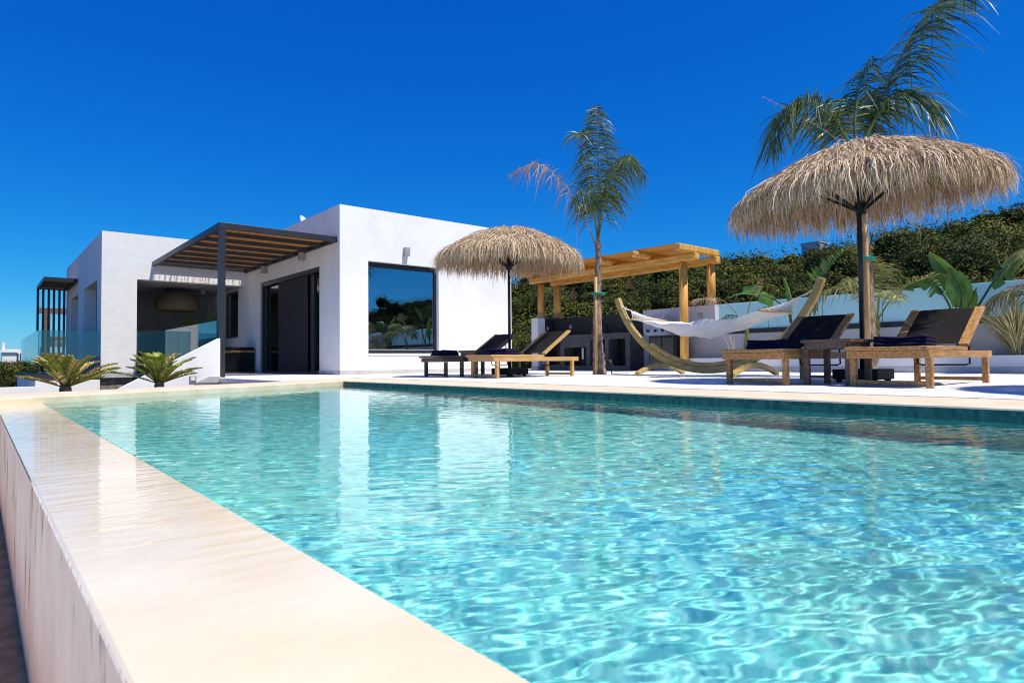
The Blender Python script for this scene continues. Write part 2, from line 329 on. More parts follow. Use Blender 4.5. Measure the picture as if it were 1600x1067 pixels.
def ribbons(P, Wv):
    """P (N,K,3) centre lines, Wv (N,K,3) half-width vectors -> V, F"""
    N, K, _ = P.shape
    V = np.stack([P - Wv, P + Wv], axis=2).reshape(-1, 3)
    base = (np.arange(N)*K*2)[:, None] + (np.arange(K-1)*2)[None, :]
    F = np.stack([base, base+1, base+3, base+2], axis=-1).reshape(-1, 4)
    return V, F
def cat(parts):
    Vs, Fs, n = [], [], 0
    for V, F in parts: Vs.append(V); Fs.append(F+n); n += len(V)
    return np.concatenate(Vs), np.concatenate(Fs)
def spline(ctrl, n):
    """Catmull-Rom through control points"""
    C = np.array(ctrl, float); C = np.vstack([2*C[0]-C[1], C, 2*C[-1]-C[-2]])
    out = []; m = len(C)-3
    for t in np.linspace(0, m-1e-6, n):
        i = int(t); u = t-i; p0,p1,p2,p3 = C[i:i+4]
        out.append(0.5*((2*p1)+(-p0+p2)*u+(2*p0-5*p1+4*p2-p3)*u*u+(-p0+3*p1-3*p2+p3)*u**3))
    return np.array(out)
def unit(a): return a/np.maximum(np.linalg.norm(a, axis=-1, keepdims=True), 1e-9)

def frond(ctrl, n_leaf, leaf_len, width=0.009, droop=0.6, start=0.15, fwd=0.5, v_up=0.25, K=5, jit=0.25, taper=0.5, side_ref=None, r=None, base_r=0.014, tip_r=0.003):
    """pinnate palm leaf. returns (rachis pts, radii), (V, F) leaflets"""
    r = r or rng
    pts = spline(ctrl, 40); tang = unit(np.gradient(pts, axis=0))
    t = np.linspace(start, 1.0, n_leaf); idx = t*39; i0 = np.clip(idx.astype(int), 0, 38); fr = (idx-i0)[:, None]
    B = pts[i0]*(1-fr)+pts[i0+1]*fr; T = unit(tang[i0]*(1-fr)+tang[i0+1]*fr)
    up = np.array([0,0,1.0]) if side_ref is None else np.array(side_ref, float)
    Sd = np.cross(T, up); bad = np.linalg.norm(Sd, axis=1) < 0.15
    Sd[bad] = np.cross(T[bad], np.array([DP.x, DP.y, 0.2])); Sd = unit(Sd); U = unit(np.cross(Sd, T))
    out = []
    for sgn in (-1, 1):
        L = leaf_len*(np.sin(np.pi*np.clip(t*0.86+0.12, 0, 1))**taper)*(1+r.normal(0, 0.12, n_leaf))
        d0 = unit(Sd*sgn + T*(fwd+r.normal(0, jit*0.5, n_leaf))[:, None] + U*(v_up+r.normal(0, jit, n_leaf))[:, None])
        s = np.linspace(0, 1, K)
        dr = droop*(1+r.normal(0, 0.25, n_leaf))
        P = B[:, None, :] + d0[:, None, :]*(L[:, None]*s)[..., None]
        P[..., 2] -= (L*dr)[:, None]*(s**1.8)[None, :]
        P += (r.normal(0, 0.03, (n_leaf, 1, 3))*L[:, None, None])*(s**2)[None, :, None]
        tg = unit(np.gradient(P, axis=1)); wd = unit(np.cross(tg, np.broadcast_to(U[:, None, :]+r.normal(0, 0.4, (n_leaf,1,3)), tg.shape)))
        w = width*np.array([0.6, 1.0, 0.9, 0.6, 0.08]) if K == 5 else width*np.sin(np.linspace(0.4, 3.0, K))
        out.append(ribbons(P, wd*w[None, :, None]))
    rad = np.linspace(base_r, tip_r, len(pts[::3]))
    return (pts[::3], rad), cat(out)

def rel(lat, up, dep=0.0): return np.array([RT.x*lat + DP.x*dep, RT.y*lat + DP.y*dep, up])

# ================================================================== SETTING
g = MB().add([(-1500,-1500,-9),(1500,-1500,-9),(1500,1500,-9),(-1500,1500,-9)], [(0,1,2,3)]).build('ground', M['hill']); struct(g)

# pool outline
FX0, FY0 = 3.92, 8.37; fd = np.array([0.885, 0.465]); fn = np.array([-0.465, 0.885])
def far_y(x): return FY0 + (x-FX0)*fd[1]/fd[0]
CW = 0.78; RX = FX0 + CW
ba = np.array([FX0, FY0]) + fn*CW                                   # back edge of far coping
def farb_y(x): return ba[1] + (x-ba[0])*fd[1]/fd[0]
WZ = -0.062
# right-hand coping, far coping
c = MB().prism([(FX0,-9),(RX,-9),(RX,farb_y(RX)),(FX0,FY0)], -0.10, 0.0, 'z')
struct(c.build('pool_coping', M['coping'], bevel=0.012))
c = MB().prism([(-4.0,far_y(-4.0)),(FX0-0.002,far_y(FX0-0.002)),(RX-0.002,farb_y(RX-0.002)+0.0),(-4.0,farb_y(-4.0))], -0.12, -0.0005, 'z')
struct(c.build('pool_coping', M['coping'], bevel=0.012))
# paving
DXL = 3.25
p = [(RX,-12),(11.72,-12),(13.6,-12),(13.6,24),(DXL,24),(DXL,farb_y(DXL)),(RX,farb_y(RX))]
struct(MB().prism(p, -0.06, 0.004, 'z').build('paving', M['paving']))
# basin
b = MB()
D = -1.08
b.add([(0.425,-6,D),(FX0,-6,D),(FX0,FY0,D),(0.425,far_y(0.425),D)], [(0,1,2,3)])
pf = b.build('pool_floor', M['mosaic']); struct(pf)
b = MB()
b.add([(FX0,-6,D),(FX0,FY0,D),(FX0,FY0,-0.1),(FX0,-6,-0.1)], [(0,1,2,3)])
b.add([(FX0,FY0,D),(0.425,far_y(0.425),D),(0.425,far_y(0.425),-0.12),(FX0,FY0,-0.12)], [(0,1,2,3)])
b.add([(0.425,-6,D),(0.425,far_y(0.425),D),(0.425,far_y(0.425),-0.07),(0.425,-6,-0.07)], [(3,2,1,0)])
b.add([(0.425,-6,D),(FX0,-6,D),(FX0,-6,-0.07),(0.425,-6,-0.07)], [(0,1,2,3)])
pw = b.build('pool_wall', M['mosaicwall']); struct(pw)
# strip of mosaic under the coping edge
struct(MB().prism([(FX0-0.006,-6),(FX0-0.0005,-6),(FX0-0.0005,FY0-0.02),(FX0-0.006,FY0-0.02)], -0.2, -0.012, 'z').build('waterline_tiles', M['tilestrip']))

# water: fine rippled sheet, finer near the camera
def water():
    ys = [-6.0]
    while ys[-1] < FY0:
        y = ys[-1]; ys.append(y + (0.06 if y < -0.8 else 0.0048 + 0.0016*max(y, 0)))
    ys = np.array(ys); nx = 640
    xs = 0.425 + (FX0-0.008-0.425)*np.linspace(0, 1, nx)
    X, Y = np.meshgrid(xs, ys)
    step = np.maximum(0.0048 + 0.0016*np.clip(Y, 0, None), 0.0055)
    # squeeze the rows so that the last one follows the skewed far edge
    f = np.clip((Y-4)/(FY0-4), 0, 1); Y = Y - f*(FY0 - (FY0+(X-FX0)*fd[1]/fd[0])) - 0.002
    r = np.random.default_rng(11); Z = np.zeros_like(X)
    wind = math.atan2(0.768, 0.640)+0.12                              # ripples run away from the camera
    patch = 0.75+0.35*np.sin(X*1.1+Y*0.6+1)*np.sin(Y*0.9-X*0.5)
    for i in range(48):
        lam = 0.024*(1.12**(i % 16))*r.uniform(0.92, 1.1); a = wind + r.normal(0, 0.33); k = 2*math.pi/lam
        amp = SW*lam*r.uniform(0.5, 1.1); ph = r.uniform(0, 6.28); Wp = 0.5*np.sin(X*r.uniform(0.8, 2.2)+Y*r.uniform(-1.5, 1.5)+ph)
        Z += amp*patch*np.clip(lam/step/3-0.6, 0, 1)*np.sin(k*(X*math.cos(a)+Y*math.sin(a)) + ph + Wp*2.2)
    for i in range(34):                                               # rounder chop, every direction
        lam = r.uniform(0.06, 0.19); a = r.uniform(0, 6.28); k = 2*math.pi/lam
        near = np.clip(1.25-0.16*Y, 0.25, 1.0)*np.clip(0.35+0.28*X, 0.4, 1.0)
        Z += SC*lam*r.uniform(0.5, 1.2)*near*np.clip(lam/step/3-0.6, 0, 1)*np.sin(k*(X*math.cos(a)+Y*math.sin(a))+r.uniform(0, 6.28)+0.8*np.sin(2.1*X+1.3*Y+i))
    V = np.stack([X, Y, WZ+Z], -1).reshape(-1, 3)
    n, m_ = X.shape; I = np.arange(n*m_).reshape(n, m_)
    F = np.stack([I[:-1,:-1], I[:-1,1:], I[1:,1:], I[1:,:-1]], -1).reshape(-1, 4)
    return np_mesh('pool_water', V, F, M['water'], smooth=True)
SW, SC = 0.00092, 0.00050
wt = water(); struct(wt)
wt.cycles.is_caustics_caster = True
pf.cycles.is_caustics_receiver = True; pw.cycles.is_caustics_receiver = True

# overflow wall and gutter
t_ = thing('overflow_wall', 'long cream pool overflow wall with a sheet of water over its top', 'pool wall', (0.27, 0, 0))
YE = far_y(0.12)
MB().prism([(0.12,WZ-0.012),(0.424,WZ-0.012),(0.424,WZ-0.001),(0.125,WZ-0.001),(0.121,WZ-0.004)], -5, 6.62, 'y').build('top', M['wet'], t_, loc=(-0.27,0,0))
MB().prism([(0.12,-5),(0.42,-5),(0.42,far_y(0.42)-0.004),(0.12,far_y(0.12)-0.004)], -1.6, WZ-0.0121, 'z').build('wall_face', M['weirface'], t_, loc=(-0.27,0,0))
struct(MB().add([(-40,-30,-0.60),(-0.16,-30,-0.60),(-0.16,6.4,-0.60),(-40,6.4,-0.60)], [(0,1,2,3)]).build('bounce_slab', M['stucco']))  # unseen pale slab, added to bounce light onto the overflow wall
struct(MB().add([(-0.16,-6,-0.62),(0.119,-6,-0.62),(0.119,6.8,-0.62),(-0.16,6.8,-0.62)], [(0,1,2,3)]).build('gutter_floor', M['gutter']))

# planting bed behind the far coping
def bed():
    xs = np.linspace(-6, DXL-0.004, 40); ds = np.array([0.003, 0.35, 0.6, 1.2, 2.2, 3.5, 6, 9, 12.5]); zs = np.array([-0.045, -0.05, -0.08, -0.20, -0.34, -0.45, -0.5, -0.55, -0.6])
    V = np.array([(x, farb_y(x)+d, z) for d, z in zip(ds, zs) for x in xs]); I = np.arange(len(V)).reshape(len(ds), 40)
    return np_mesh('planting_bed', V, np.stack([I[:-1,:-1], I[:-1,1:], I[1:,1:], I[1:,:-1]], -1).reshape(-1,4), M['soil'], smooth=True)
struct(bed())
def pebbles():
    parts = []
    r = np.random.default_rng(3)
    ico = bmesh.new(); bmesh.ops.create_icosphere(ico, subdivisions=1, radius=1); iv = np.array([v.co[:] for v in ico.verts]); ifc = np.array([[v.index for v in f.verts] for f in ico.faces]); ico.free()
    for i in range(900):
        x = r.uniform(-0.6, 3.15); y = farb_y(x) + 0.03 + abs(r.normal(0, 0.22)); s = r.uniform(0.015, 0.045)
        parts.append((iv*np.array([s*r.uniform(0.8,1.5), s*r.uniform(0.8,1.4), s*0.65])*(1+r.normal(0,0.06,(len(iv),1))) + np.array([x,y,-0.04]), ifc))
    return np_mesh('pebbles', *cat(parts), M['pebble'])
struct(pebbles(), 'stuff')

# terrain right of the terrace: a slope rising to a ridge, and scrub all over it
def hz(x, y):
    return -0.4 + (4.9-0.55*np.clip((16-y)/12.0, 0, 1))*np.clip((x-13.5)/16.0, 0, 1.15)**0.9 + 0.35*np.sin(y*0.21+1)+0.2*np.sin(y*0.57+x*0.3)
def grid(name, x0, x1, y0, y1, nx, ny, fz, m):
    X, Y = np.meshgrid(np.linspace(x0,x1,nx), np.linspace(y0,y1,ny)); V = np.stack([X, Y, fz(X,Y)], -1).reshape(-1,3)
    I = np.arange(nx*ny).reshape(ny,nx); F = np.stack([I[:-1,:-1], I[:-1,1:], I[1:,1:], I[1:,:-1]], -1).reshape(-1,4)
    return np_mesh(name, V, F, m, smooth=True)
struct(grid('hillside', 13.61, 70, -50, 75, 60, 90, lambda x, y: np.where(x < 32, hz(x,y), hz(32,y)-(x-32)*0.12), M['hill']))

_ico = bmesh.new(); bmesh.ops.create_icosphere(_ico, subdivisions=2, radius=1); IV = np.array([v.co[:] for v in _ico.verts]); IF = np.array([[v.index for v in f.verts] for f in _ico.faces]); _ico.free()
def leafclump(r, c, rad, n, size):
    """n leaf quads scattered through a lumpy shell"""
    d = unit(r.normal(0, 1, (n, 3))); d[:, 2] = np.abs(d[:, 2])*0.9 + d[:, 2]*0.1
    lump = 1 + 0.30*np.sin(d[:,0]*5+c[0]*3) * np.cos(d[:,1]*6+c[1]*2) + 0.17*np.sin(d[:,2]*10+c[0])
    rr = (rad*lump)[:, None]*np.sqrt(r.uniform(0.45, 1.12, n))[:, None] if np.ndim(rad) else rad*lump[:, None]*np.sqrt(r.uniform(0.6, 1.06, n))[:, None]
    P = c + d*rr*np.array([1, 1, 0.85])
    nrm = unit(d + r.normal(0, 0.34, (n, 3))); a = unit(np.cross(nrm, r.normal(0, 1, (n, 3)))); b_ = np.cross(nrm, a)
    s = size*r.uniform(0.6, 1.4, n)[:, None]
    V = np.stack([P-a*s, P-b_*s*0.45, P+a*s, P+b_*s*0.45], 1).reshape(-1, 3)
    return V, np.arange(4*n).reshape(n, 4)
def scrub(name, spots, dens, size, seed):
    r = np.random.default_rng(seed); A = []; B = []
    for (x, y, z, rad, sz) in spots:
        c = np.array([x, y, z]); A.append(leafclump(r, c, rad, int(dens*rad*rad*min((0.07/sz)**1.5, 3.4)), sz))
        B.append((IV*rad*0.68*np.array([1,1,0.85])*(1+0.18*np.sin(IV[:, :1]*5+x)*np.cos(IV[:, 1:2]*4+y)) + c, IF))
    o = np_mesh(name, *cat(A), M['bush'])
    # added light-blocking cores with the bushes' inner shade in their colour, same object
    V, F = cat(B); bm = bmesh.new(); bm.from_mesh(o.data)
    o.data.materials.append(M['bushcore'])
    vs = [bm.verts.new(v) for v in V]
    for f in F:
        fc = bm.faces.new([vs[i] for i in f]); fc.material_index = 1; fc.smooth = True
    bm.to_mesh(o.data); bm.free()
    return o
r = np.random.default_rng(21); spots = []
for x in np.arange(14.4, 31.5, 1.3):
    for y in np.arange(-34, 48, 1.25):
        # leave out what no ray from the terrace can reach
        if y < -4 and x < 20: continue
        if y < -4 and r.uniform() < 0.5: continue
        if y > 16 + x*1.0 or r.uniform() < 0.12: continue
        xx, yy = x+r.normal(0, 0.3), y+r.normal(0, 0.3); rad = r.uniform(0.6, 1.15)*(1.0 if r.uniform() < 0.85 or xx > 27 else 1.35)
        dist = xx*0.64+yy*0.768
        spots.append((xx, yy, float(hz(xx, yy))+rad*r.uniform(0.2, 0.5), rad, 0.030 if dist < 17 else 0.042 if dist < 24 else 0.06))
for k in range(60):                                                   # taller crowns standing out of the scrub
    x, y = r.uniform(17, 31), r.uniform(-30, 34)
    if y > 12 + x*0.9: continue
    R0 = r.uniform(0.9, 1.5); z0 = float(hz(x, y))+R0*r.uniform(0.4, 0.75)
    for q in range(4):
        spots.append((x+r.normal(0, 0.45)*R0, y+r.normal(0, 0.5)*R0, z0+r.normal(0, 0.22)*R0, R0*r.uniform(0.5, 0.75), 0.045 if x < 24 else 0.06))
struct(scrub('hillside_scrub', spots, 460, 0.085, 5), 'stuff')

# ground falling away on the left, with scrub
struct(grid('valley', -90, 9, 17.4, 240, 50, 60, lambda x, y: -0.9 + np.where(y < 60, (y-17.4)*0.012, 0.51 + (y-60)*0.004) + 0.2*np.sin(x*0.3+y*0.2), M['hill']))
spots = []
r = np.random.default_rng(8)
for y in np.arange(27, 62, 1.5):
    for x in np.arange(-3.5-0.05*y, 4.5, 1.15):
        rad = r.uniform(0.55, 1.05); spots.append((x+r.normal(0,.3), y+r.normal(0,.4), -0.85+(y-17)*0.013+rad*0.2, rad, 0.055))
struct(scrub('valley_scrub', spots, 260, 0.09, 6), 'stuff')

# ================================================================== VILLA
HX, HY, HT = 5.654, 12.23, 3.49
villa = thing('villa', 'white flat roofed modern villa of two stepped cube wings beyond the pool', 'house', (HX, HY, 0))
vl = (-HX, -HY, 0)
def vb(name, mb, m, parent=None, bevel=0.0, smooth=False):
    return mb.build(name, M[m], parent or villa, smooth, bevel, vl if (parent is None or parent == villa) else None)
XR, YB = 10.2, 22.3
b = MB()                                                             # right wing: facade, terrace side, far sides, parapets
b.box(HX, HY, 0, 6.29, HY+0.3, HT).box(8.05, HY, 0, XR, HY+0.3, HT).box(6.29, HY, 0, 8.05, HY+0.3, 0.41).box(6.29, HY, 2.39, 8.05, HY+0.3, HT)
b.box(HX, HY+0.3, 0, HX+0.3, 13.24, HT).box(HX, 13.24, 2.35, HX+0.3, 17.05, HT).box(HX, 17.05, 0, HX+0.3, 18.86, HT)
b.box(HX, 18.86, 0, HX+0.3, 20.3, 1.0).box(HX, 18.86, 2.35, HX+0.3, 20.3, HT).box(HX, 20.3, 0, HX+0.3, YB, HT)
b.box(XR-0.3, HY+0.3, 0, XR, YB, HT).box(HX+0.3, YB-0.3, 0, XR-0.3, YB, HT)
vb('wall', b, 'stucco')
LX, LY = 2.28, 18.15
b = MB()                                                             # left wing
b.box(LX, LY, -0.06, 3.03, LY+0.3, HT).box(3.03, LY, 2.37, HX-0.002, LY+0.3, HT)
b.box(LX, LY+0.3, 0, LX+0.3, 18.87, HT).box(LX, 18.87, 2.37, LX+0.3, 21.49, HT).box(LX, 21.49, 0, LX+0.3, 22.82, HT).box(LX, 22.82, 2.34, LX+0.3, 24.68, HT).box(LX, 24.68, 0, LX+0.3, 26.07, HT)
b.box(LX+0.3, 25.8, 0, HX, 26.07, HT)
vb('wall', b, 'stucco_rough')
b = MB().box(HX+0.3, HY+0.3, 3.2, XR-0.3, YB-0.3, 3.3).box(LX+0.3, LY+0.3, 3.2, HX-0.002, 25.8, 3.3)
vb('roof', b, 'greywall')
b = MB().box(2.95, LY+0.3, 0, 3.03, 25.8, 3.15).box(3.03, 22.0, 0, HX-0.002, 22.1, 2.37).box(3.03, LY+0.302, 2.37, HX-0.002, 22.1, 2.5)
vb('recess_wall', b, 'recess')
vb('skirting', MB().box(LX-0.012, LY-0.012, -0.06, 3.03, LY-0.001, 0.07), 'skirt')
vb('skirting', MB().box(HX-0.012, HY-0.014, 0.004, XR, HY-0.001, 0.085).box(HX-0.014, HY-0.014, 0.0041, HX-0.001, 13.24, 0.0851), 'skirt')
vb('skirting', MB().box(HX-0.014, 17.05, 0.004, HX-0.001, 22, 0.085), 'skirt')
vb('plinth', MB().box(LX, LY+0.02, -0.6, 3.3, LY+0.28, -0.061), 'stone')
vb('plinth_ledge', MB().box(LX-0.03, LY-0.05, -0.11, 3.3, LY+0.019, -0.062), 'frame')
# living room lining, the unlit room's gloom put into its dark colour
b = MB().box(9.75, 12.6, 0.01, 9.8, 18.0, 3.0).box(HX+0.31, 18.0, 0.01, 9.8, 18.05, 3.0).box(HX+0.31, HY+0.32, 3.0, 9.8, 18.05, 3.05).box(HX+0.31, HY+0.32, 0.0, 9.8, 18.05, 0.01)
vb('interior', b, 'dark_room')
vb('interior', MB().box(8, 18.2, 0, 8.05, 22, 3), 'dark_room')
# window
wf = MB(); y0, y1 = 12.33, 12.40
wf.box(6.29, y0, 0.44, 6.345, y1, 2.36).box(7.995, y0, 0.44, 8.05, y1, 2.36).box(6.345, y0, 0.44, 7.995, y1, 0.51).box(6.345, y0, 2.28, 7.995, y1, 2.36)
win = vb('window', wf, 'frame')
vb('pane', MB().box(6.345, 12.36, 0.51, 7.995, 12.366, 2.28), 'winglass', win)
vb('frame', MB().box(6.345, 12.34, 0.512, 7.99, 12.35, 0.53), 'steel', win)
vb('blind', MB().box(6.35, 12.45, 2.19, 7.99, 12.46, 2.28), 'blind', win)
vb('sill', MB().box(6.28, HY-0.02, 0.405, 8.06, 12.33, 0.44), 'stucco', win)
# window of the covered terrace
wf = MB().box(5.74, 18.86, 1.0, 5.80, 18.93, 2.35).box(5.74, 20.23, 1.0, 5.80, 20.3, 2.35).box(5.74, 18.93, 1.0, 5.80, 20.23, 1.07).box(5.74, 18.93, 2.28, 5.80, 20.23, 2.35)
win2 = vb('window', wf, 'frame'); vb('pane', MB().box(5.765, 18.93, 1.07, 5.771, 20.23, 2.28), 'doorglass', win2)
vb('sill', MB().box(5.62, 18.84, 0.965, 5.74, 20.32, 0.999), 'skirt', win2)
# sliding door
x0, x1 = 5.70, 5.78; df = MB()
df.box(x0, 13.24, 0.004, x1, 13.31, 2.35).box(x0, 16.93, 0.004, x1, 17.05, 2.35).box(x0, 13.31, 2.25, x1, 16.93, 2.35).box(x0, 13.31, 0.004, x1, 16.93, 0.06)
df.box(x0+0.09, 13.86, 0.06, x1+0.06, 14.10, 2.25).box(x0+0.08, 15.95, 0.06, x1+0.04, 16.05, 2.25)
door = vb('sliding_door', df, 'frame')
vb('pane', MB().box(5.83, 13.31, 0.06, 5.836, 13.86, 2.25), 'doorglass', door); vb('pane', MB().box(5.80, 16.05, 0.06, 5.806, 16.93, 2.25), 'doorglass', door)
vb('screen', MB().box(5.745, 14.10, 0.06, 5.752, 15.95, 2.25), 'screen', door)
vb('handle', MB().box(5.66, 16.0, 0.95, 5.70, 16.03, 1.15), 'frame', door)
vb('curtain', MB().box(6.05, 16.1, 0.02, 6.1, 16.5, 2.9), 'greywall')
# door in the left wing's side
vb('side_door', MB().box(LX+0.5, 22.83, 0, LX+0.56, 23.4, 2.33), 'frame')
# wall lamps
def lamp(x0, y0, z0, x1, y1, z1):
    l = vb('wall_lamp', MB().box(x0, y0, z0, x1, y1, z1), 'lampgrey', bevel=0.004); return l
lamp(7.13, HY-0.10, 2.565, 7.25, HY-0.001, 2.75)
lamp(HX-0.13, 16.45, 2.55, HX-0.001, 16.60, 2.72); lamp(HX-0.13, 13.98, 2.56, HX-0.001, 14.13, 2.73)
vb('ceiling_lamp', MB().box(4.95, 19.9, 2.26, 5.05, 20.0, 2.369), 'lampgrey')
# dish on the roof
t_ = thing('satellite_dish', 'small white satellite dish peeking over the villa roof edge', 'satellite dish', (6.0, 15.0, 3.3))
prof = [(0.0, 0.0), (0.08, 0.01), (0.16, 0.04), (0.22, 0.09)]
o = MB().lathe(prof, n=20).build('dish', M['farwhite'], t_, True); o.location = (0, 0, 0.27); o.rotation_euler = (R(60), 0, R(40))
MB().tube([(0.02,0,0),(0.02,0,0.24)], 0.02).build('mast', M['lampgrey'], t_)
t_ = thing('roof_aerial', 'thin roof aerial above the dark pergola beam', 'aerial', (6.6, 18.5, 3.3))
MB().tube([(0,0,0),(0,0,0.5)], 0.012).build('mast', M['lampgrey'], t_)
MB().tube([(-0.45,-0.1,0.46),(0.45,0.1,0.46)], 0.010).build('boom', M['lampgrey'], t_)

# ------------------------------------------------------------------ dark steel pergola with bamboo
t_ = thing('steel_pergola', 'dark steel pergola with bamboo cane roof over the villa terrace', 'pergola', (3.42, 12.38, 0)); lo = (-3.42, -12.38, 0)
MB().box(3.36, 12.32, 2.72, HX-0.055, 12.38, 2.835).box(3.36, 12.381, 2.72, 3.42, 18.14, 2.835).box(HX-0.055, 12.34, 2.722, HX-0.003, 18.14, 2.833).box(3.421, 18.03, 2.75, HX-0.056, 18.14, 2.83).build('beam', M['metal'], t_, bevel=0.004, loc=lo)
MB().box(3.365, 12.325, 0, 3.475, 12.435, 2.719).build('post', M['metal'], t_, bevel=0.004, loc=lo)
for y in (13.0, 13.72, 14.44, 15.16, 15.88, 16.6, 17.32):
    MB().box(3.421, y, 2.725, HX-0.056, y+0.05, 2.80).build('rafter', M['metal'], t_, loc=lo)
b = MB(); x = 3.43
r = np.random.default_rng(4); run = 0; longc = False
while x < HX-0.07:
    if run <= 0: longc = not longc; run = int(r.integers(1, 4) if longc else r.integers(2, 7))
    run -= 1; yb = 18.025 if longc else 17.84 + r.uniform(-0.03, 0.02)
    rd = r.uniform(0.0055, 0.0085); yj = r.uniform(14.5, 16); dz = r.uniform(-0.003, 0.004); dx = r.uniform(-0.006, 0.006)
    b.tube([(x, 12.40, 2.812+dz), (x+dx, yj, 2.812), (x, yb, 2.812-dz)], [rd, rd*0.9, rd*0.8], 5)
    x += rd*2 + r.uniform(0.0, 0.0035)
b.build('cane_roof', M['cane'], t_, loc=lo)

# far pergola with slatted screen on the left
t_ = thing('slatted_pergola', 'small dark pergola with vertical slat screen at left villa wing', 'pergola', (1.46, 22.9, 0)); lo = (-1.46, -22.9, 0)
MB().box(1.46, 22.9, 2.70, LX-0.003, 22.96, 2.82).box(1.46, 22.961, 2.70, 1.52, 25.59, 2.82).box(1.521, 25.53, 2.70, LX-0.003, 25.59, 2.82).box(LX-0.06, 22.961, 2.70, LX-0.003, 25.529, 2.82).build('beam', M['metal'], t_, loc=lo)
for x in (1.45, 1.59, 1.735, 1.875, 2.02, 2.15):
    MB().box(x, 25.6, 0.06, x+0.065, 25.66, 2.80).build('slat', M['metal'], t_, loc=lo)
for y in (23.5, 24.2, 24.9):
    MB().box(1.521, y, 2.71, LX-0.061, y+0.05, 2.78).build('rafter', M['metal'], t_, loc=lo)
b = MB(); x = 1.53
while x < LX-0.07:
    b.tube([(x, 22.97, 2.795), (x+0.003, 25.5, 2.795)], 0.007, 5); x += 0.016
b.build('cane_roof', M['cane'], t_, loc=lo)
t_ = thing('timber_pergola', 'distant dark pergola beam and post seen behind the slat screen', 'pergola', (2.0, 30, 0.2))
MB().box(-0.1, -0.1, -1.5, 0.12, 0.12, 2.02).build('post', M['darkwood'], t_)
MB().box(-0.25, -0.1, 2.021, 0.75, 0.1, 2.22).build('beam', M['darkwood'], t_)

# terrace block, glass balustrades
t_ = thing('terrace_block', 'low white raised terrace block under the left glass balustrade', 'terrace wall', (1.0, 17.75, -0.3)); lo = (-1.0, -17.75, 0.3)
MB().box(1.0, 17.75, -0.9, 2.22, 26.2, -0.10).build('wall', M['stucco'], t_, loc=lo)
MB().box(1.02, 18.05, -0.099, LX-0.002, 26.1, 0.05).build('edge_slab', M['metal'], t_, loc=lo)
t_ = thing('glass_balustrade', 'clear glass balustrade round the far left terrace', 'balustrade', (1.07, 18.15, 0.05)); lo = (-1.07, -18.15, -0.05)
MB().box(1.08, 18.14, 0.051, LX-0.003, 18.15, 1.06).build('pane', M['railglass'], t_, loc=lo)
for i in range(5):
    y = 18.16 + i*1.5; MB().box(1.07, y, 0.051, 1.08, y+1.49, 1.06).build('pane', M['railglass'], t_, loc=lo)
MB().box(1.055, 18.125, 0.051, 1.095, 18.165, 0.12).build('clamp', M['metal'], t_, loc=lo)
t_ = thing('glass_balustrade', 'glass balustrade above the white sloping stair wall', 'balustrade', (3.36, 12.45, 0)); lo = (-3.36, -12.45, 0)
for ya, yb in ((12.45, 13.82), (13.83, 15.22), (15.23, 16.65)):
    MB().box(3.355, ya, 0.006, 3.365, yb, 1.04).build('pane', M['railglass'], t_, loc=lo)
MB().box(2.80, 16.66, -0.03, 3.36, 16.67, 1.03).build('pane', M['railglass'], t_, loc=lo)
# sloping stair wall with recessed lamp
t_ = thing('stair_wall', 'white sloping stair wall with square step light by the dark post', 'wall', (2.5, 11.9, -0.1)); lo = (-2.5, -11.9, 0.1)
MB().prism([(1.75,-0.5),(3.27,-0.5),(3.27,0.70),(1.75,-0.14)], 11.9, 12.1, 'y').build('wall', M['stucco'], t_, loc=lo)
MB().prism([(2.86,-0.07),(3.245,-0.07),(3.285,-0.07),(3.285,0.03),(3.08,0.03)], 11.88, 11.899, 'y').build('skirting', M['skirt'], t_, loc=lo)
l = MB().box(2.775, 11.875, -0.055, 2.885, 11.899, 0.055).build('step_light', M['lampgrey'], t_, bevel=0.008, loc=lo)
MB().box(2.80, 11.868, -0.03, 2.86, 11.8745, 0.035).build('lens', M['farwhite'], l)
t_ = tag(MB().box(-5, 15.4, -0.75, 0.95, 15.7, -0.16).build('garden_wall', M['stucco']), 'low white garden wall at the far left edge', 'wall')

# terrace furnishing of the covered recess
t_ = thing('pendant_lamp', 'large woven wicker dome pendant lamp in the shaded recess', 'pendant lamp', (4.3, 19.8, 1.74))
o = MB().lathe([(0.50,0),(0.56,0.10),(0.57,0.22),(0.50,0.38),(0.34,0.50),(0.12,0.56),(0.05,0.60)], n=28).build('shade', M['wicker'], t_, True)
MB().tube([(0,0,0.58),(0,0,0.632)], 0.03).build('cord', M['black'], t_)
t_ = thing('console_bench', 'black storage bench with wooden band beside the sliding door', 'bench', (5.23, 17.55, 0.004))
MB().box(-0.20, -0.2, 0.05, 0.38, 0.5, 0.52).build('body', M['black'], t_, bevel=0.01)
MB().box(-0.22, -0.22, 0.53, 0.40, 0.52, 0.59).build('band', M['wood'], t_)
MB().box(-0.21, -0.21, 0.591, 0.39, 0.51, 0.68).build('cushion', M['black'], t_, bevel=0.03)
MB().box(-0.22, -0.22, 0.0, 0.40, 0.52, 0.045).build('foot', M['darkwood'], t_)

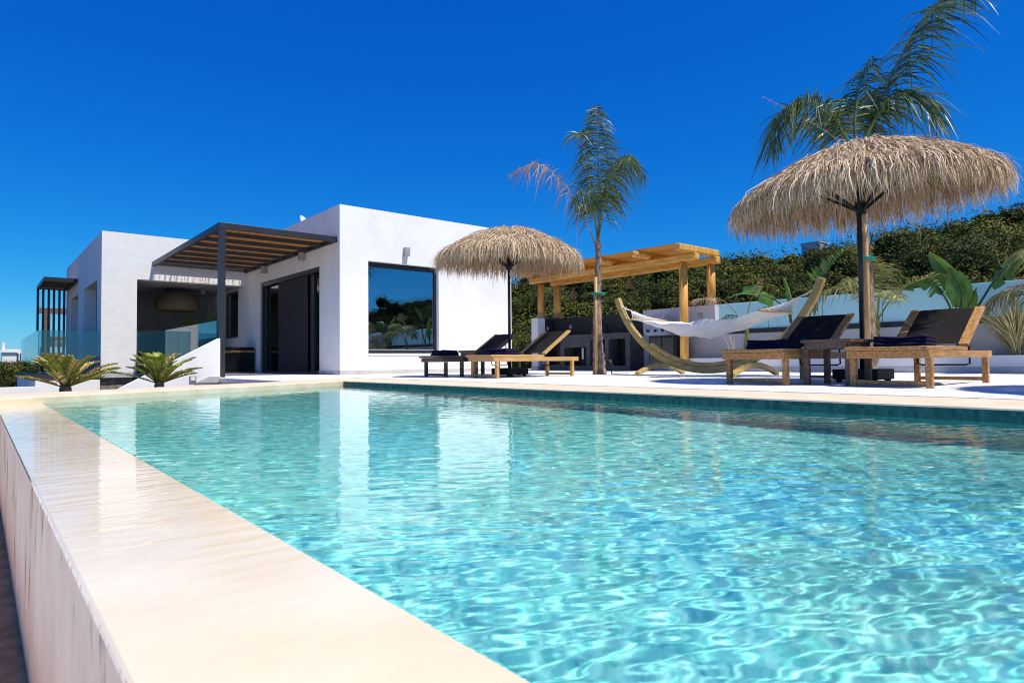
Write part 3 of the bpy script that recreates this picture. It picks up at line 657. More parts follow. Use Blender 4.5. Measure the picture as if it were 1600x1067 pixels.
# ================================================================== OUTDOOR KITCHEN, BOUNDARY WALL, FENCE
WXF, WXB = 12.2, 12.42                                               # face and back of the boundary wall
t_ = thing('boundary_wall', 'long low boundary wall behind the terrace, dark by the kitchen then pale', 'wall', (WXF, 8, 0)); lo = (-WXF, -8, 0)
MB().box(WXF, 9.72, 0, WXB, 12.8, 1.40).build('dark_wall', M['darkwall'], t_, loc=lo)
MB().box(11.86, 12.801, 0, WXB, 13.06, 1.40).build('dark_wall', M['darkwall'], t_, loc=lo)
MB().box(11.6, 12.80, 0, 11.859, 13.06, 1.405).build('wall_end', M['stucco'], t_, loc=lo)
b = MB()
for i in range(24):
    x = 11.87 + i*0.0138*1.0; b.box(x, 12.785, 0.1, x+0.009, 12.7995, 1.39)
b.build('cladding', M['darkwall'], t_, loc=lo)
MB().box(WXF+0.001, 7.78, 0, WXB, 9.719, 1.43).box(WXF, -14, 0, WXB, 7.779, 0.78).build('pale_wall', M['greywall'], t_, loc=lo)
MB().box(11.58, 12.79, 0.004, 11.87, 13.07, 0.11).build('skirting', M['skirt'], t_, loc=lo)
for (x0,y0,z0,x1,y1,z1) in ((WXF-0.012,8.08,1.15,WXF,8.2,1.27),(WXF-0.012,12.1,1.1,WXF,12.2,1.2)):
    MB().box(x0,y0,z0,x1,y1,z1).build('wall_switch', M['lampgrey'], t_, loc=lo)
MB().box(11.90, 12.77, 1.08, 11.98, 12.784, 1.18).build('wall_switch', M['lampgrey'], t_, loc=lo)
# frosted glass fence on top of it
t_ = thing('glass_fence', 'long pale blue frosted glass fence on top of the boundary wall', 'fence', (WXF, 0, 0.78)); lo = (-WXF, 0, -0.78)
MB().box(WXF-0.012, -14, 0.781, WXF+0.06, 7.70, 0.875).build('rail', M['frame'], t_, loc=lo)
js = [7.70, 6.58, 5.50, 4.46, 3.23, 2.1, 0.9, -0.3, -1.5, -2.7, -3.9, -5.1, -6.3, -7.5, -8.7, -9.9, -11.1, -12.3, -13.5]
for a, c in zip(js[:-1], js[1:]):
    MB().box(WXF+0.01, c+0.008, 0.876, WXF+0.022, a-0.008, 1.425).build('pane', M['frost'], t_, loc=lo)
# kitchen counter
KX = 11.7
t_ = thing('kitchen_counter', 'grey concrete outdoor kitchen counter with dark open niches', 'kitchen counter', (KX, 11, 0)); lo = (-KX, -11, 0)
b = MB()
b.box(KX-0.03, 9.72, 0.84, WXF-0.002, 12.78, 0.90)
for ya, yb in ((9.72, 9.86), (10.38, 10.5), (10.99, 11.12), (11.9, 12.05)): b.box(KX, ya, 0.12, WXF-0.002, yb, 0.839)
b.box(KX, 9.861, 0.76, KX+0.1, 10.379, 0.839).box(KX, 10.501, 0.76, KX+0.1, 10.989, 0.839).box(KX, 11.121, 0.58, KX+0.1, 11.899, 0.839)
b.build('counter', M['concrete'], t_, loc=lo)
MB().box(KX+0.35, 9.861, 0.12, KX+0.37, 12.78, 0.838).build('niche_back', M['black'], t_, loc=lo)
MB().box(KX-0.012, 9.72, 0.005, WXF-0.003, 12.78, 0.119).build('plinth', M['concrete'], t_, loc=lo)
t_ = thing('kitchen_roll', 'white paper strip hanging in the low kitchen niche', 'paper strip', (KX-0.02, 11.22, 0.36))
MB().box(-0.008, -0.03, -0.08, 0.008, 0.03, 0.2).build('strip', M['cloth'], t_, bevel=0.01)
t_ = thing('counter_tap', 'black tap on the grey kitchen counter', 'tap', (WXF-0.1, 10.75, 0.9))
MB().tube([(0,0,0),(0,0,0.18),(-0.03,0.02,0.22),(-0.14,0.08,0.22),(-0.16,0.09,0.19)], 0.014).build('spout', M['black'], t_, True)
# gas grill
t_ = thing('gas_grill', 'black gas grill trolley with steel lid and three knobs', 'grill', (11.55, 8.85, 0.004))
MB().box(0.02, -0.52, 0.12, 0.50, 0.22, 0.78).build('cabinet', M['black'], t_, bevel=0.006)
MB().box(0.0, -0.46, 0.16, 0.019, -0.16, 0.74).build('door', M['frame'], t_, bevel=0.004)
MB().box(0.0, -0.14, 0.16, 0.019, 0.18, 0.74).build('door', M['frame'], t_, bevel=0.004)
MB().prism([(-0.06,0.80),(0.05,0.80),(0.05,0.98),(0.02,0.98)], -0.30, 0.28, 'y').build('control_panel', M['steel'], t_, bevel=0.004)
for y in (-0.2, 0.0, 0.2):
    o = MB().lathe([(0,0.0),(0.034,0.0),(0.034,0.03),(0.0,0.032)], n=14).build('knob', M['black'], t_); o.location = (-0.025, y, 0.90); o.rotation_euler = (0, R(-114), 0)
MB().prism([(0.04,1.0),(0.50,1.0),(0.46,1.18),(0.30,1.27),(0.14,1.26)], -0.16, 0.26, 'y').build('lid', M['steel'], t_, bevel=0.02)
o = MB().tube([(-0.02,-0.2,1.06),(-0.02,0.2,1.06)], 0.014).build('handle', M['black'], t_)
MB().box(0.03, -0.78, 0.86, 0.48, -0.31, 0.90).build('side_shelf', M['lampgrey'], t_)
for y in (-0.45, 0.18):
    o = MB().lathe([(0,-0.02),(0.055,-0.02),(0.06,0),(0.055,0.02),(0,0.02)], n=14).build('wheel', M['black'], t_); o.location = (0.06, y, 0.06); o.rotation_euler = (R(90),0,0)
# planter with curb
t_ = thing('planter_curb', 'long low white planter curb below the glass fence', 'planter', (KX, 0, 0)); lo = (-KX, 0, 0)
MB().box(KX, -14, 0.10, KX+0.1, 8.1, 0.275).box(KX+0.1005, 8.0, 0.10, WXF-0.002, 8.1, 0.275).build('curb', M['stucco'], t_, bevel=0.004, loc=lo)
MB().box(KX-0.012, -14, 0.004, KX+0.1, 8.11, 0.099).build('skirting', M['skirt'], t_, loc=lo)
MB().box(KX+0.101, -14, 0.05, WXF-0.003, 7.999, 0.22).build('soil', M['soil'], t_, loc=lo)

# ------------------------------------------------------------------ honey pine pergola over the kitchen
t_ = thing('log_pergola', 'honey coloured log pergola over the outdoor kitchen', 'pergola', (11.6, 8.0, 0)); lo = (-11.6, -8.0, 0)
def pt(px_, py_, z0, z1, rr=0.095):
    MB().tube([(px_,py_,z0),(px_,py_,z1)], [rr, rr*0.96], 16).build('post', M['pine'], t_, True, loc=lo)
    MB().tube([(px_,py_,z0-0.001),(px_,py_,z0+0.16)], [rr*1.12, rr*1.08], 14).build('post_sleeve', M['pinecut'], t_, True, loc=lo)
PF, PB_ = 11.62, 12.42
pt(PF, 8.16, 0.02, 2.34); pt(PB_, 8.0, 1.44, 2.34); pt(PF+0.2, 12.9, 1.41, 2.34); pt(PB_, 12.9, 1.41, 2.34)
for xx in (PF, PB_):
    MB().box(xx-0.085, 7.80, 2.342, xx+0.085, 13.1, 2.50).build('beam', M['pineh'], t_, bevel=0.03, loc=lo)
for y in (7.92, 9.05, 10.15, 11.25, 12.35, 13.0):
    rr = 0.075 if y > 8 else 0.08
    if y < 8: MB().box(PF-0.55, y-0.075, 2.503, PB_+0.12, y+0.075, 2.655).build('rafter', M['pine'], t_, bevel=0.03, loc=lo)
    else: MB().tube([(PF-0.55,y,2.58),(PB_+0.3,y,2.58)], [rr, rr*0.95], 14).build('rafter', M['pine'], t_, True, loc=lo)
MB().box(PF-0.45, 8.0, 2.665, PB_+0.25, 13.1, 2.685).build('roof_mat', M['cane'], t_, loc=lo)
proto = None
for i, (x, y, z, lab) in enumerate(((12.0, 11.84, 1.92, 'left of the two grey cone lamps hanging under the log pergola'), (12.0, 9.93, 1.97, 'right of the two grey cone lamps hanging under the log pergola'))):
    if proto is None:
        proto = thing('cone_lamp', lab, 'pendant lamp', (x, y, z), group='hanging cone lamps')
        MB().lathe([(0.115,0),(0.10,0.05),(0.05,0.13),(0.03,0.24),(0.0,0.25)], n=16).build('shade', M['wicker'], proto, True)
        MB().tube([(0,0,0.24),(0,0,0.6)], 0.006, 5).build('cord', M['black'], proto)
    else: dup(proto, (x, y, z), label=lab)

# ================================================================== LOUNGERS, TABLES, TOWELS
def make_lounger(label, wood):
    t = thing('sun_lounger', label, 'sun lounger', group='sun loungers by the pool')
    Wd = M[wood]; L, WY = 1.75, 0.64
    MB().box(0.036, 0, 0.245, L, 0.036, 0.31).box(0.036, WY-0.036, 0.245, L, WY, 0.31).build('side_rail', Wd, t, bevel=0.004)
    MB().box(0, 0, 0.244, 0.035, WY, 0.309).build('end_rail', Wd, t, bevel=0.004)
    MB().box(L-0.13, 0.037, 0.25, L-0.095, WY-0.037, 0.31).build('end_rail', Wd, t, bevel=0.004)
    for x in (0.055, L-0.15):
        for y in (0.002, WY-0.052): MB().box(x, y, 0.0, x+0.05, y+0.05, 0.2435).build('leg', Wd, t, bevel=0.004)
        MB().box(x+0.012, 0.053, 0.022, x+0.040, WY-0.053, 0.056).build('stretcher', Wd, t, bevel=0.003)
    MB().box(-0.045, 0.0, 0.312, 0.0, WY, 0.342).box(0.001, 0.0, 0.312, 0.99, 0.075, 0.345).box(0.001, WY-0.075, 0.312, 0.99, WY, 0.345).build('seat_frame', Wd, t, bevel=0.005)
    b = MB(); n = 10
    V = []; 
    for i in range(n+1):
        for j in range(7):
            x = 0.001+0.985*i/n; y = 0.076+(WY-0.152)*j/6; V.append((x, y, 0.342-0.016*math.sin(math.pi*j/6)))
    b.add(V, [(i*7+j, (i+1)*7+j, (i+1)*7+j+1, i*7+j+1) for i in range(n) for j in range(6)])
    b.build('seat_sling', M['sling'], t, True)
    a = R(33.5); ca, sa = math.cos(a), math.sin(a); hx, hz_ = 1.03, 0.345; Lb = 0.67
    def bp(u, y, w): return (hx+ca*u-sa*w, y, hz_+sa*u+ca*w)
    for y0, y1 in ((0.005, 0.082), (WY-0.082, WY-0.005)):
        br = MB().add([bp(u,y,w) for u in (0,Lb) for y in (y0,y1) for w in (0,0.03)], [(0,1,3,2),(4,6,7,5),(0,4,5,1),(2,3,7,6),(0,2,6,4),(1,5,7,3)]).build('back_board', Wd, t, bevel=0.004)
    V = []
    for i in range(11):
        for j in range(7):
            u = 0.02+(Lb-0.03)*i/10; y = 0.083+(WY-0.166)*j/6; V.append(bp(u, y, 0.022-0.022*math.sin(math.pi*j/6)*math.sin(math.pi*i/10+0.2)))
    MB().add(V, [(i*7+j, (i+1)*7+j, (i+1)*7+j+1, i*7+j+1) for i in range(10) for j in range(6)]).build('back_sling', M['sling'], t, True)
    b = MB().tube([bp(0.42,0.10,-0.005),(1.42,0.10,0.19),(1.42,0.13,0.175),(1.42,WY-0.13,0.175),(1.42,WY-0.10,0.19),bp(0.42,WY-0.10,-0.005)], 0.009, 8)
    b.build('support_bar', M['black'], t, True)
    return t
Lr = make_lounger('rightmost sun lounger, backrest half in sun, navy towel on it', 'wood'); Lr.location = (5.86, 1.80, 0.004)
def relounge(src, loc, label, wood=None):
    c = dup(src, loc, label=label)
    if wood:
        def sw(o):
            for k in kids(o):
                if k.type == 'MESH' and k.name.split('.')[0] in ('side_rail','end_rail','leg','stretcher','seat_frame','back_board'):
                    k.data = k.data.copy(); k.data.materials[0] = M[wood]
                sw(k)
        sw(c)
    return c
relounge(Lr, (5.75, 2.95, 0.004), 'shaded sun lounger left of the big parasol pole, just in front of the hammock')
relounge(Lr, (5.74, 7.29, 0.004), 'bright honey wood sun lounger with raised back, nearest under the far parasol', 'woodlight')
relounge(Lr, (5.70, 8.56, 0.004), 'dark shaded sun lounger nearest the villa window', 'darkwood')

def make_table(label):
    t = thing('side_table', label, 'side table', group='wooden side tables between the loungers')
    MB().box(-0.25,-0.23,0.395,0.25,0.23,0.425).build('table_top', M['darkwood'], t, bevel=0.004)
    MB().box(-0.22,-0.21,0.335,0.22,-0.185,0.394).box(-0.22,0.185,0.335,0.22,0.21,0.394).box(-0.235,-0.184,0.335,-0.21,0.184,0.394).box(0.21,-0.184,0.335,0.235,0.184,0.394).build('apron', M['darkwood'], t)
    for x in (-0.236, 0.186):
        for y in (-0.215, 0.165): MB().box(x, y, 0, x+0.05, y+0.05, 0.3345).build('leg', M['darkwood'], t, bevel=0.003)
    return t
tb = make_table('dark wooden side table in front of the big parasol pole'); tb.location = (6.24, 2.68, 0.004)
dup(tb, (6.2, 8.25, 0.004), label='dark wooden side table beside the far parasol pole')

def make_towel(label):
    b = MB()
    def slab(z0, h, ox, w):
        prof = []
        for k in range(9):
            a = -math.pi/2 + math.pi*k/8; prof.append((ox+w/2-h/2+math.cos(a)*h/2, z0+h/2+math.sin(a)*h/2))
        for k in range(9):
            a = math.pi/2 + math.pi*k/8; prof.append((ox-w/2+h/2+math.cos(a)*h/2, z0+h/2+math.sin(a)*h/2))
        n = len(prof); V = []; F = []; m_ = 16
        for j in range(m_+1):
            y = -0.21+0.42*j/m_
            for u, w_ in prof: V.append((u+0.006*math.sin(y*23+z0*60), y+0.004*math.sin(u*40), w_+0.006*math.sin(y*17+u*11)*(w_-0.0)/0.05*0.6))
        for j in range(m_):
            for k in range(n): F.append((j*n+k, j*n+(k+1)%n, (j+1)*n+(k+1)%n, (j+1)*n+k))
        F += [tuple(range(n)), tuple(m_*n+k for k in range(n))[::-1]]
        b.add(V, F)
    slab(0.0, 0.034, 0.0, 0.30); slab(0.034, 0.034, 0.008, 0.29); slab(0.067, 0.022, -0.005, 0.27)
    o = b.build('towel', M['towel'], None, True)
    return tag(o, label, 'towel', 'folded navy towels')
tw = make_towel('folded navy towel catching sun on the rightmost lounger'); tw.location = (6.40, 2.16, 0.352); tw.rotation_euler = (0,0,R(4))
dup(tw, (6.22, 3.30, 0.352), R(-3), 'dark folded towel on the shaded lounger before the hammock')
dup(tw, (6.20, 7.66, 0.352), R(6), 'folded purple blue towel on the bright honey wood lounger')
dup(tw, (6.00, 8.95, 0.352), R(-5), 'folded navy towel on the dark lounger nearest the villa window')

# ================================================================== STRAW PARASOLS
RP = 1.09
def cone_z(r): return 0.40*(1-(np.clip(r, 0, None)/RP)**1.75)
def thatch(seed):
    r = np.random.default_rng(seed)
    def strands(n, r0, L, bend, w, lift, K=6):
        a = r.uniform(0, 2*np.pi, n); L = L*(1+r.normal(0, 0.20, n)+0.10*np.sin(a*23+r0*9)); s = np.linspace(0, 1, K)
        er = np.stack([np.cos(a), np.sin(a), np.zeros(n)], -1); et = np.stack([-np.sin(a), np.cos(a), np.zeros(n)], -1)
        slope = -0.40*1.75/RP*(np.clip(r0, 0.05, None)/RP)**0.75
        d = unit(er + np.array([0,0,1.0])*(slope+r.normal(0, 0.06, n)+lift)[:, None] + et*(r.normal(0, 0.22, n) + 0.22*np.sin(a*19+r0*31) + 0.16*np.sin(a*37+r0*17+2))[:, None])
        st = er*r0[:, None] + np.array([0,0,1.0])*(cone_z(r0)+r.uniform(-0.01, 0.035, n))[:, None]
        bd = bend*(1+r.normal(0, 0.18, n)); th = (s[None, :]**1.15)*bd[:, None]           # turn from slope to straight down
        ds = L[:, None]/(K-1); dn = np.array([0,0,-1.0])
        P = np.zeros((n, K, 3)); P[:, 0] = st
        for k in range(1, K):
            q = np.clip(th[:, k], 0, 1)[:, None]; dd = unit(d*(1-q)+dn*q + r.normal(0, 0.15, (n, 3))); P[:, k] = P[:, k-1]+dd*ds
        wv = unit(et[:, None, :] + 0.6*r.normal(0, 1, (n, 1, 3)))*np.array([0.8,1,1,0.9,0.7,0.15][:K])[None, :, None]*(w*r.uniform(0.6, 1.3, n))[:, None, None]
        return ribbons(P, wv)
    parts = []
    for ring, n in ((0.03, 260), (0.14, 420), (0.28, 620), (0.42, 800), (0.56, 980), (0.70, 1150), (0.83, 1300)):
        parts.append(strands(n, np.clip(ring+r.normal(0, 0.05, n), 0.01, RP), 0.26, 0.45, 0.0044, 0.14))
    for ring, n, L in ((0.86, 1300, 0.31), (0.95, 1700, 0.35), (1.03, 2100, 0.37), (1.085, 2300, 0.36)):
        parts.append(strands(n, ring+r.normal(0, 0.022, n), L, 1.12, 0.0045, 0.22))
    V1, F1 = cat(parts)
    net = []
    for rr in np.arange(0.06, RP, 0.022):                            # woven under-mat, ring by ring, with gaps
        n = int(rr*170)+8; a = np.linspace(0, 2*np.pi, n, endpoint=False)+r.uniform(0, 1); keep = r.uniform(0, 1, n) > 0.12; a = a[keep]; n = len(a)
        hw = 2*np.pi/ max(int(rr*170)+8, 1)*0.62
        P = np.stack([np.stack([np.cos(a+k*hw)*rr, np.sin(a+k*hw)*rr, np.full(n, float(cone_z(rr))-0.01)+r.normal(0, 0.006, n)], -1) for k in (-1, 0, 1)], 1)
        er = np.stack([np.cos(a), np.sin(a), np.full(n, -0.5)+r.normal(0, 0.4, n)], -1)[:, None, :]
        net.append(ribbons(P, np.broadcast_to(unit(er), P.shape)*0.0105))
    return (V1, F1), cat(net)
def make_parasol(label, tilt_axis, tilt):
    t = thing('straw_parasol', label, 'parasol', group='straw parasols along the pool')
    MB().box(-0.22,-0.22,0.03,0.22,0.22,0.135).build('base', M['black'], t, bevel=0.012)
    for x in (-0.17, 0.17):
        for y in (-0.17, 0.17): MB().lathe([(0,0),(0.03,0),(0.03,0.029),(0,0.029)], (x,y,0), 10).build('foot', M['black'], t)
    MB().tube([(0,0,0.136),(0,0,0.4)], 0.032, 14).build('sleeve', M['black'], t, True)
    MB().tube([(0,0,0.4),(0,0,2.08)], 0.024, 14).build('pole', M['metal'], t, True)
    q = Matrix.Rotation(tilt, 4, Vector(tilt_axis)) if tilt else Matrix.Identity(4)
    piv = Matrix.Translation((0, 0, 2.04)) @ q
    (V, F), (V2, F2) = thatch(31)
    o = np_mesh('thatch', V, F, M['straw'], t); o.matrix_local = piv
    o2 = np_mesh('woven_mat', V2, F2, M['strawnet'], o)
    MB().tube([(0,0,0.0),(0,0,0.41)], 0.022, 12).build('pole_tip', M['metal'], t, True).matrix_local = piv
    h = MB().lathe([(0.0,-0.30),(0.05,-0.30),(0.055,-0.22),(0.045,-0.17),(0.028,-0.13),(0.028,0.0)], n=14).build('hub', M['black'], t, True); h.matrix_local = piv
    for k in range(8):
        a = 2*math.pi*(k+0.3)/8; c_, s_ = math.cos(a), math.sin(a)
        rb = MB().tube([(c_*rr, s_*rr, float(cone_z(rr))-0.035) for rr in (0.03, 0.4, 0.8, 1.05)], 0.0125, 8).build('rib', M['metal'], t, True); rb.matrix_local = piv
        MB().bar((c_*0.045, s_*0.045, -0.25), (c_*0.66, s_*0.66, float(cone_z(0.66))-0.05), 0.018, 0.026).build('strut', M['black'], rb)
    lp = [(0.03,-0.02,1.92),(0.06,-0.05,1.7),(0.10,-0.05,1.48),(0.13,-0.04,1.45),(0.15,-0.03,1.52),(0.14,-0.02,1.75),(0.10,0,1.98)]
    MB().tube([tuple(p) for p in spline(lp, 24)], 0.004, 5).build('cord', M['rope'], t, True)
    return t
pr = make_parasol('big straw parasol at the right, leaning left over two loungers', (0.64, 0.768, 0), R(-4.2)); pr.location = (7.03, 2.765, 0.004)
p2 = dup(pr, (6.76, 8.16, 0.004), label='smaller looking straw parasol in front of the white villa facade')
for k in kids(p2):
    n = k.name.split('.')[0]
    if n in ('thatch','pole_tip','hub','rib'): k.matrix_local = Matrix.Translation((0,0,2.05)) @ Matrix.Rotation(R(0.5), 4, 'X') @ Matrix.Rotation(R(70), 4, 'Z') @ Matrix.Scale(0.95, 4)
p3 = dup(pr, (6.5, -0.52, 0.004), label='straw parasol just outside the right edge, known by its shadow on the paving')

# ================================================================== HAMMOCK
SX, SY = 8.5, 5.57
t_ = thing('hammock_stand', 'curved bent wood hammock stand on the terrace', 'hammock stand', (SX, SY, 0.004)); RA = 1.86
def arcpt(a, rr=RA): return (0, rr*math.sin(a), 0.085+RA-rr*math.cos(a))
def arcbar(a0, a1, r0, r1, w, n=40):
    V = []; F = []
    for i in range(n+1):
        a = a0+(a1-a0)*i/n
        for x, rr in ((-w/2,r0),(w/2,r0),(w/2,r1),(-w/2,r1)): p = arcpt(a, rr); V.append((x,p[1],p[2]))
    for i in range(n):
        for k in range(4): F.append((i*4+k, i*4+(k+1)%4, (i+1)*4+(k+1)%4, (i+1)*4+k))
    F += [(0,1,2,3), (n*4+3,n*4+2,n*4+1,n*4)]
    return MB().add(V, F)
A0 = math.acos(1-1.22/RA)
arcbar(-A0, A0, RA-0.05, RA+0.05, 0.085, 60).build('arc_beam', M['larch'], t_, bevel=0.01)
arcbar(-R(36), R(36), RA-0.115, RA-0.051, 0.082, 40).build('inner_lamination', M['larch'], t_, bevel=0.02)
for y in (-0.78, 0.86):
    V = []; F = []; n = 24
    for i in range(n+1):
        u = i/n; x = -0.60+1.2*u; z = 0.003+0.115*(1-(2*u-1)**2)
        for dy, dz in ((-0.045,0),(0.045,0),(0.045,0.085-0.03*abs(2*u-1)),(-0.045,0.085-0.03*abs(2*u-1))): V.append((x, y+dy, z+dz))
    for i in range(n):
        for k in range(4): F.append((i*4+k, i*4+(k+1)%4, (i+1)*4+(k+1)%4, (i+1)*4+k))
    F += [(0,1,2,3), (n*4+3,n*4+2,n*4+1,n*4)]
    MB().add(V, F).build('cross_foot', M['larch'], t_, bevel=0.01)
# the hammock itself
t_ = thing('hammock', 'white cotton hammock hanging with a deep sag from its curved stand', 'hammock', (SX, SY, 0.6))
ya, yb, hw = 1.06, -1.10, 0.43
def cl(u, v):                                                          # u along, v across -1..1
    y = ya+(yb-ya)*u; s = 4*u*(1-u)
    nar = 1-0.42*s**1.2
    z = 0.90-0.6 - 0.08*s + 0.03*v*s - 0.21*s*(1-v*v)**0.8 + 0.022*s*math.sin(u*21+v*6) + 0.016*math.sin(v*11+u*7)*s + 0.010*s*math.sin(u*47-v*13) 
    return (hw*v*nar, y, z)
n1, n2 = 60, 24; V = [cl(i/n1, -1+2*j/n2) for i in range(n1+1) for j in range(n2+1)]
o = MB().add(V, [(i*(n2+1)+j, (i+1)*(n2+1)+j, (i+1)*(n2+1)+j+1, i*(n2+1)+j+1) for i in range(n1) for j in range(n2)]).build('cloth', M['cloth'], t_, True)
sm = o.modifiers.new('thick', 'SOLIDIFY'); sm.thickness = 0.006
for y, yt in ((ya, 1.0), (yb, -1.0)):
    MB().tube([(-hw-0.03, y+0.012*yt, 0.305),(hw+0.03, y+0.012*yt, 0.305)], 0.017, 10).build('spreader_bar', M['woodlight'], t_, True)
    tip = (0, yt*(RA*math.sin(A0)-0.10), 0.085+1.22-0.6-0.13); ring = (0, yt*(RA*math.sin(A0)-0.30), tip[2]-0.09)
    b = MB()
    for k in range(13):
        x = -hw+2*hw*k/12; p = [ring, ((ring[0]+x)/2, (ring[1]+y)/2, (ring[2]+0.305)/2-0.02), (x, y, 0.31)]
        b.tube([tuple(q) for q in spline(p, 7)], 0.0045, 5)
    b.tube([tip, (0.012, (tip[1]+ring[1])/2, (tip[2]+ring[2])/2-0.01), ring], 0.009, 6).tube([tip, (-0.02, (tip[1]+ring[1])/2, (tip[2]+ring[2])/2-0.02), ring], 0.006, 6)
    b.build('cords', M['rope'], t_, True)

# ================================================================== PALMS
def fronds(parent, specs, lm, crown, rm='rachis', seed=0, name='frond'):
    rr = np.random.default_rng(seed)
    for sp in specs:
        sp = dict(sp); ctrl = [crown+np.asarray(c) for c in sp.pop('c')]; m_ = sp.pop('m', lm); rmm = sp.pop('rm', rm)
        (pts, rad), (V, F) = frond(ctrl, r=rr, **sp)
        fo = np_mesh(name, V, F, M[m_], parent)
        MB().tube([tuple(p) for p in pts], list(rad), 6).build('stalk', M[rmm], fo, True)
def trunk(parent, pts, rad, m_='bark', name='trunk', seed=1, strips=0):
    r_ = np.random.default_rng(seed); P = spline(pts, 60); q = np.interp(np.linspace(0,1,60), np.linspace(0,1,len(rad)), rad)*(1+0.06*np.sin(np.arange(60)*1.9)+r_.normal(0,0.04,60))
    tr = MB().tube([tuple(p) for p in P], list(q), 14).build(name, M[m_], parent, True)
    if strips:
        N = strips; k = r_.integers(4, 57, N); a = r_.uniform(0, 6.28, N); d = np.stack([np.cos(a), np.sin(a), np.zeros(N)], -1)
        st = P[k]+d*q[k][:, None]*0.95; up = r_.uniform(0.03, 0.16, N)
        S_ = np.linspace(0, 1, 4); Pp = st[:, None, :] + d[:, None, :]*(S_[None, :, None]**2*r_.uniform(0.01, 0.06, N)[:, None, None]) + np.array([0,0,1.0])*(S_[None, :, None]*up[:, None, None])
        wv = np.stack([-np.sin(a), np.cos(a), np.zeros(N)], -1)[:, None, :]*np.array([1,.9,.6,.1])[None, :, None]*0.012
        struct(np_mesh('bark_fibre', *ribbons(Pp, np.broadcast_to(wv, Pp.shape)), M['dryfrond'], tr), 'stuff')
    return tr
# middle palm
t_ = thing('queen_palm', 'young slender palm with one dried brown frond, right of the far parasol', 'palm tree', (8.46, 7.72, 0))
trunk(t_, [(0,0,0),(-0.02,0.02,0.7),(-0.02,0.01,1.4),(0,0,2.1),(0.0,0,2.5)], [0.12,0.085,0.075,0.06,0.045,0.035], strips=90)
cr = np.array([0,0,2.35])
fr = [dict(c=[rel(0,-0.25), rel(-0.12,0.15), rel(-0.30,0.55), rel(-0.68,1.12), rel(-1.08,1.42), rel(-1.55,1.22)], n_leaf=90, leaf_len=0.42, width=0.006, droop=1.0, start=0.38, jit=0.8, m='dryfrond', rm='dryfrond'),
      dict(c=[rel(0,0), rel(0.03,0.9), rel(0.02,1.7), rel(0.0,2.45)], n_leaf=130, leaf_len=0.55, width=0.0080, droop=0.75, start=0.22, jit=0.45, v_up=0.2),
      dict(c=[rel(0,0), rel(0.10,0.8), rel(0.32,1.4), rel(0.60,1.52), rel(0.85,1.15)], n_leaf=80, leaf_len=0.50, width=0.0080, droop=1.0, start=0.25, jit=0.4),
      dict(c=[rel(0,0), rel(-0.08,0.7), rel(-0.22,1.3), rel(-0.33,1.9), rel(-0.30,2.05,0.2)], n_leaf=70, leaf_len=0.46, width=0.0080, droop=0.9, start=0.2, jit=0.4),
      dict(c=[rel(0,0), rel(0.06,0.7,0.25), rel(0.22,1.15,0.6), rel(0.35,1.05,0.95)], n_leaf=60, leaf_len=0.48, width=0.0080, droop=1.0, start=0.2, jit=0.4),
      dict(c=[rel(0,0), rel(0.12,0.7,-0.2), rel(0.28,1.2,-0.45), rel(0.48,1.3,-0.7)], n_leaf=60, leaf_len=0.50, width=0.0080, droop=1.0, start=0.25, jit=0.4),
      dict(c=[rel(0,0), rel(-0.10,0.5,-0.1), rel(-0.30,0.85,-0.2), rel(-0.42,0.62,-0.3)], n_leaf=44, leaf_len=0.40, width=0.006, droop=1.0, start=0.3, jit=0.4)]
fronds(t_, fr, 'frond', cr, seed=5)
t_ = thing('bamboo_stake', 'bamboo stake tied with a green band to the middle palm trunk', 'stake', (8.36, 7.70, 0))
MB().tube([(0,0,0),(-0.005,0,0.9),(0.01,0,1.72)], [0.03,0.028,0.026], 10).build('cane', M['stake'], t_, True)
MB().lathe([(0.035,0),(0.16,0),(0.16,0.03),(0.035,0.03)], (0.085,0.005,1.42), 16).build('band', M['tie'], t_, True).scale = (1,0.6,1)
t_ = thing('garden_spotlight', 'small black spotlight at the foot of the middle palm', 'spotlight', (8.62, 7.60, 0.004))
MB().tube([(0,0,0.12),(-0.02,0.03,0.25)], [0.05,0.055], 10).build('head', M['black'], t_, True)
MB().tube([(0.01,-0.02,0),(0,0,0.12)], 0.012, 6).build('spike', M['black'], t_); MB().tube([(0.03,0,0.005),(0.15,-0.08,0.005),(0.3,0.05,0.005),(0.42,-0.05,0.005)], 0.008, 6).build('cable', M['black'], t_, True)
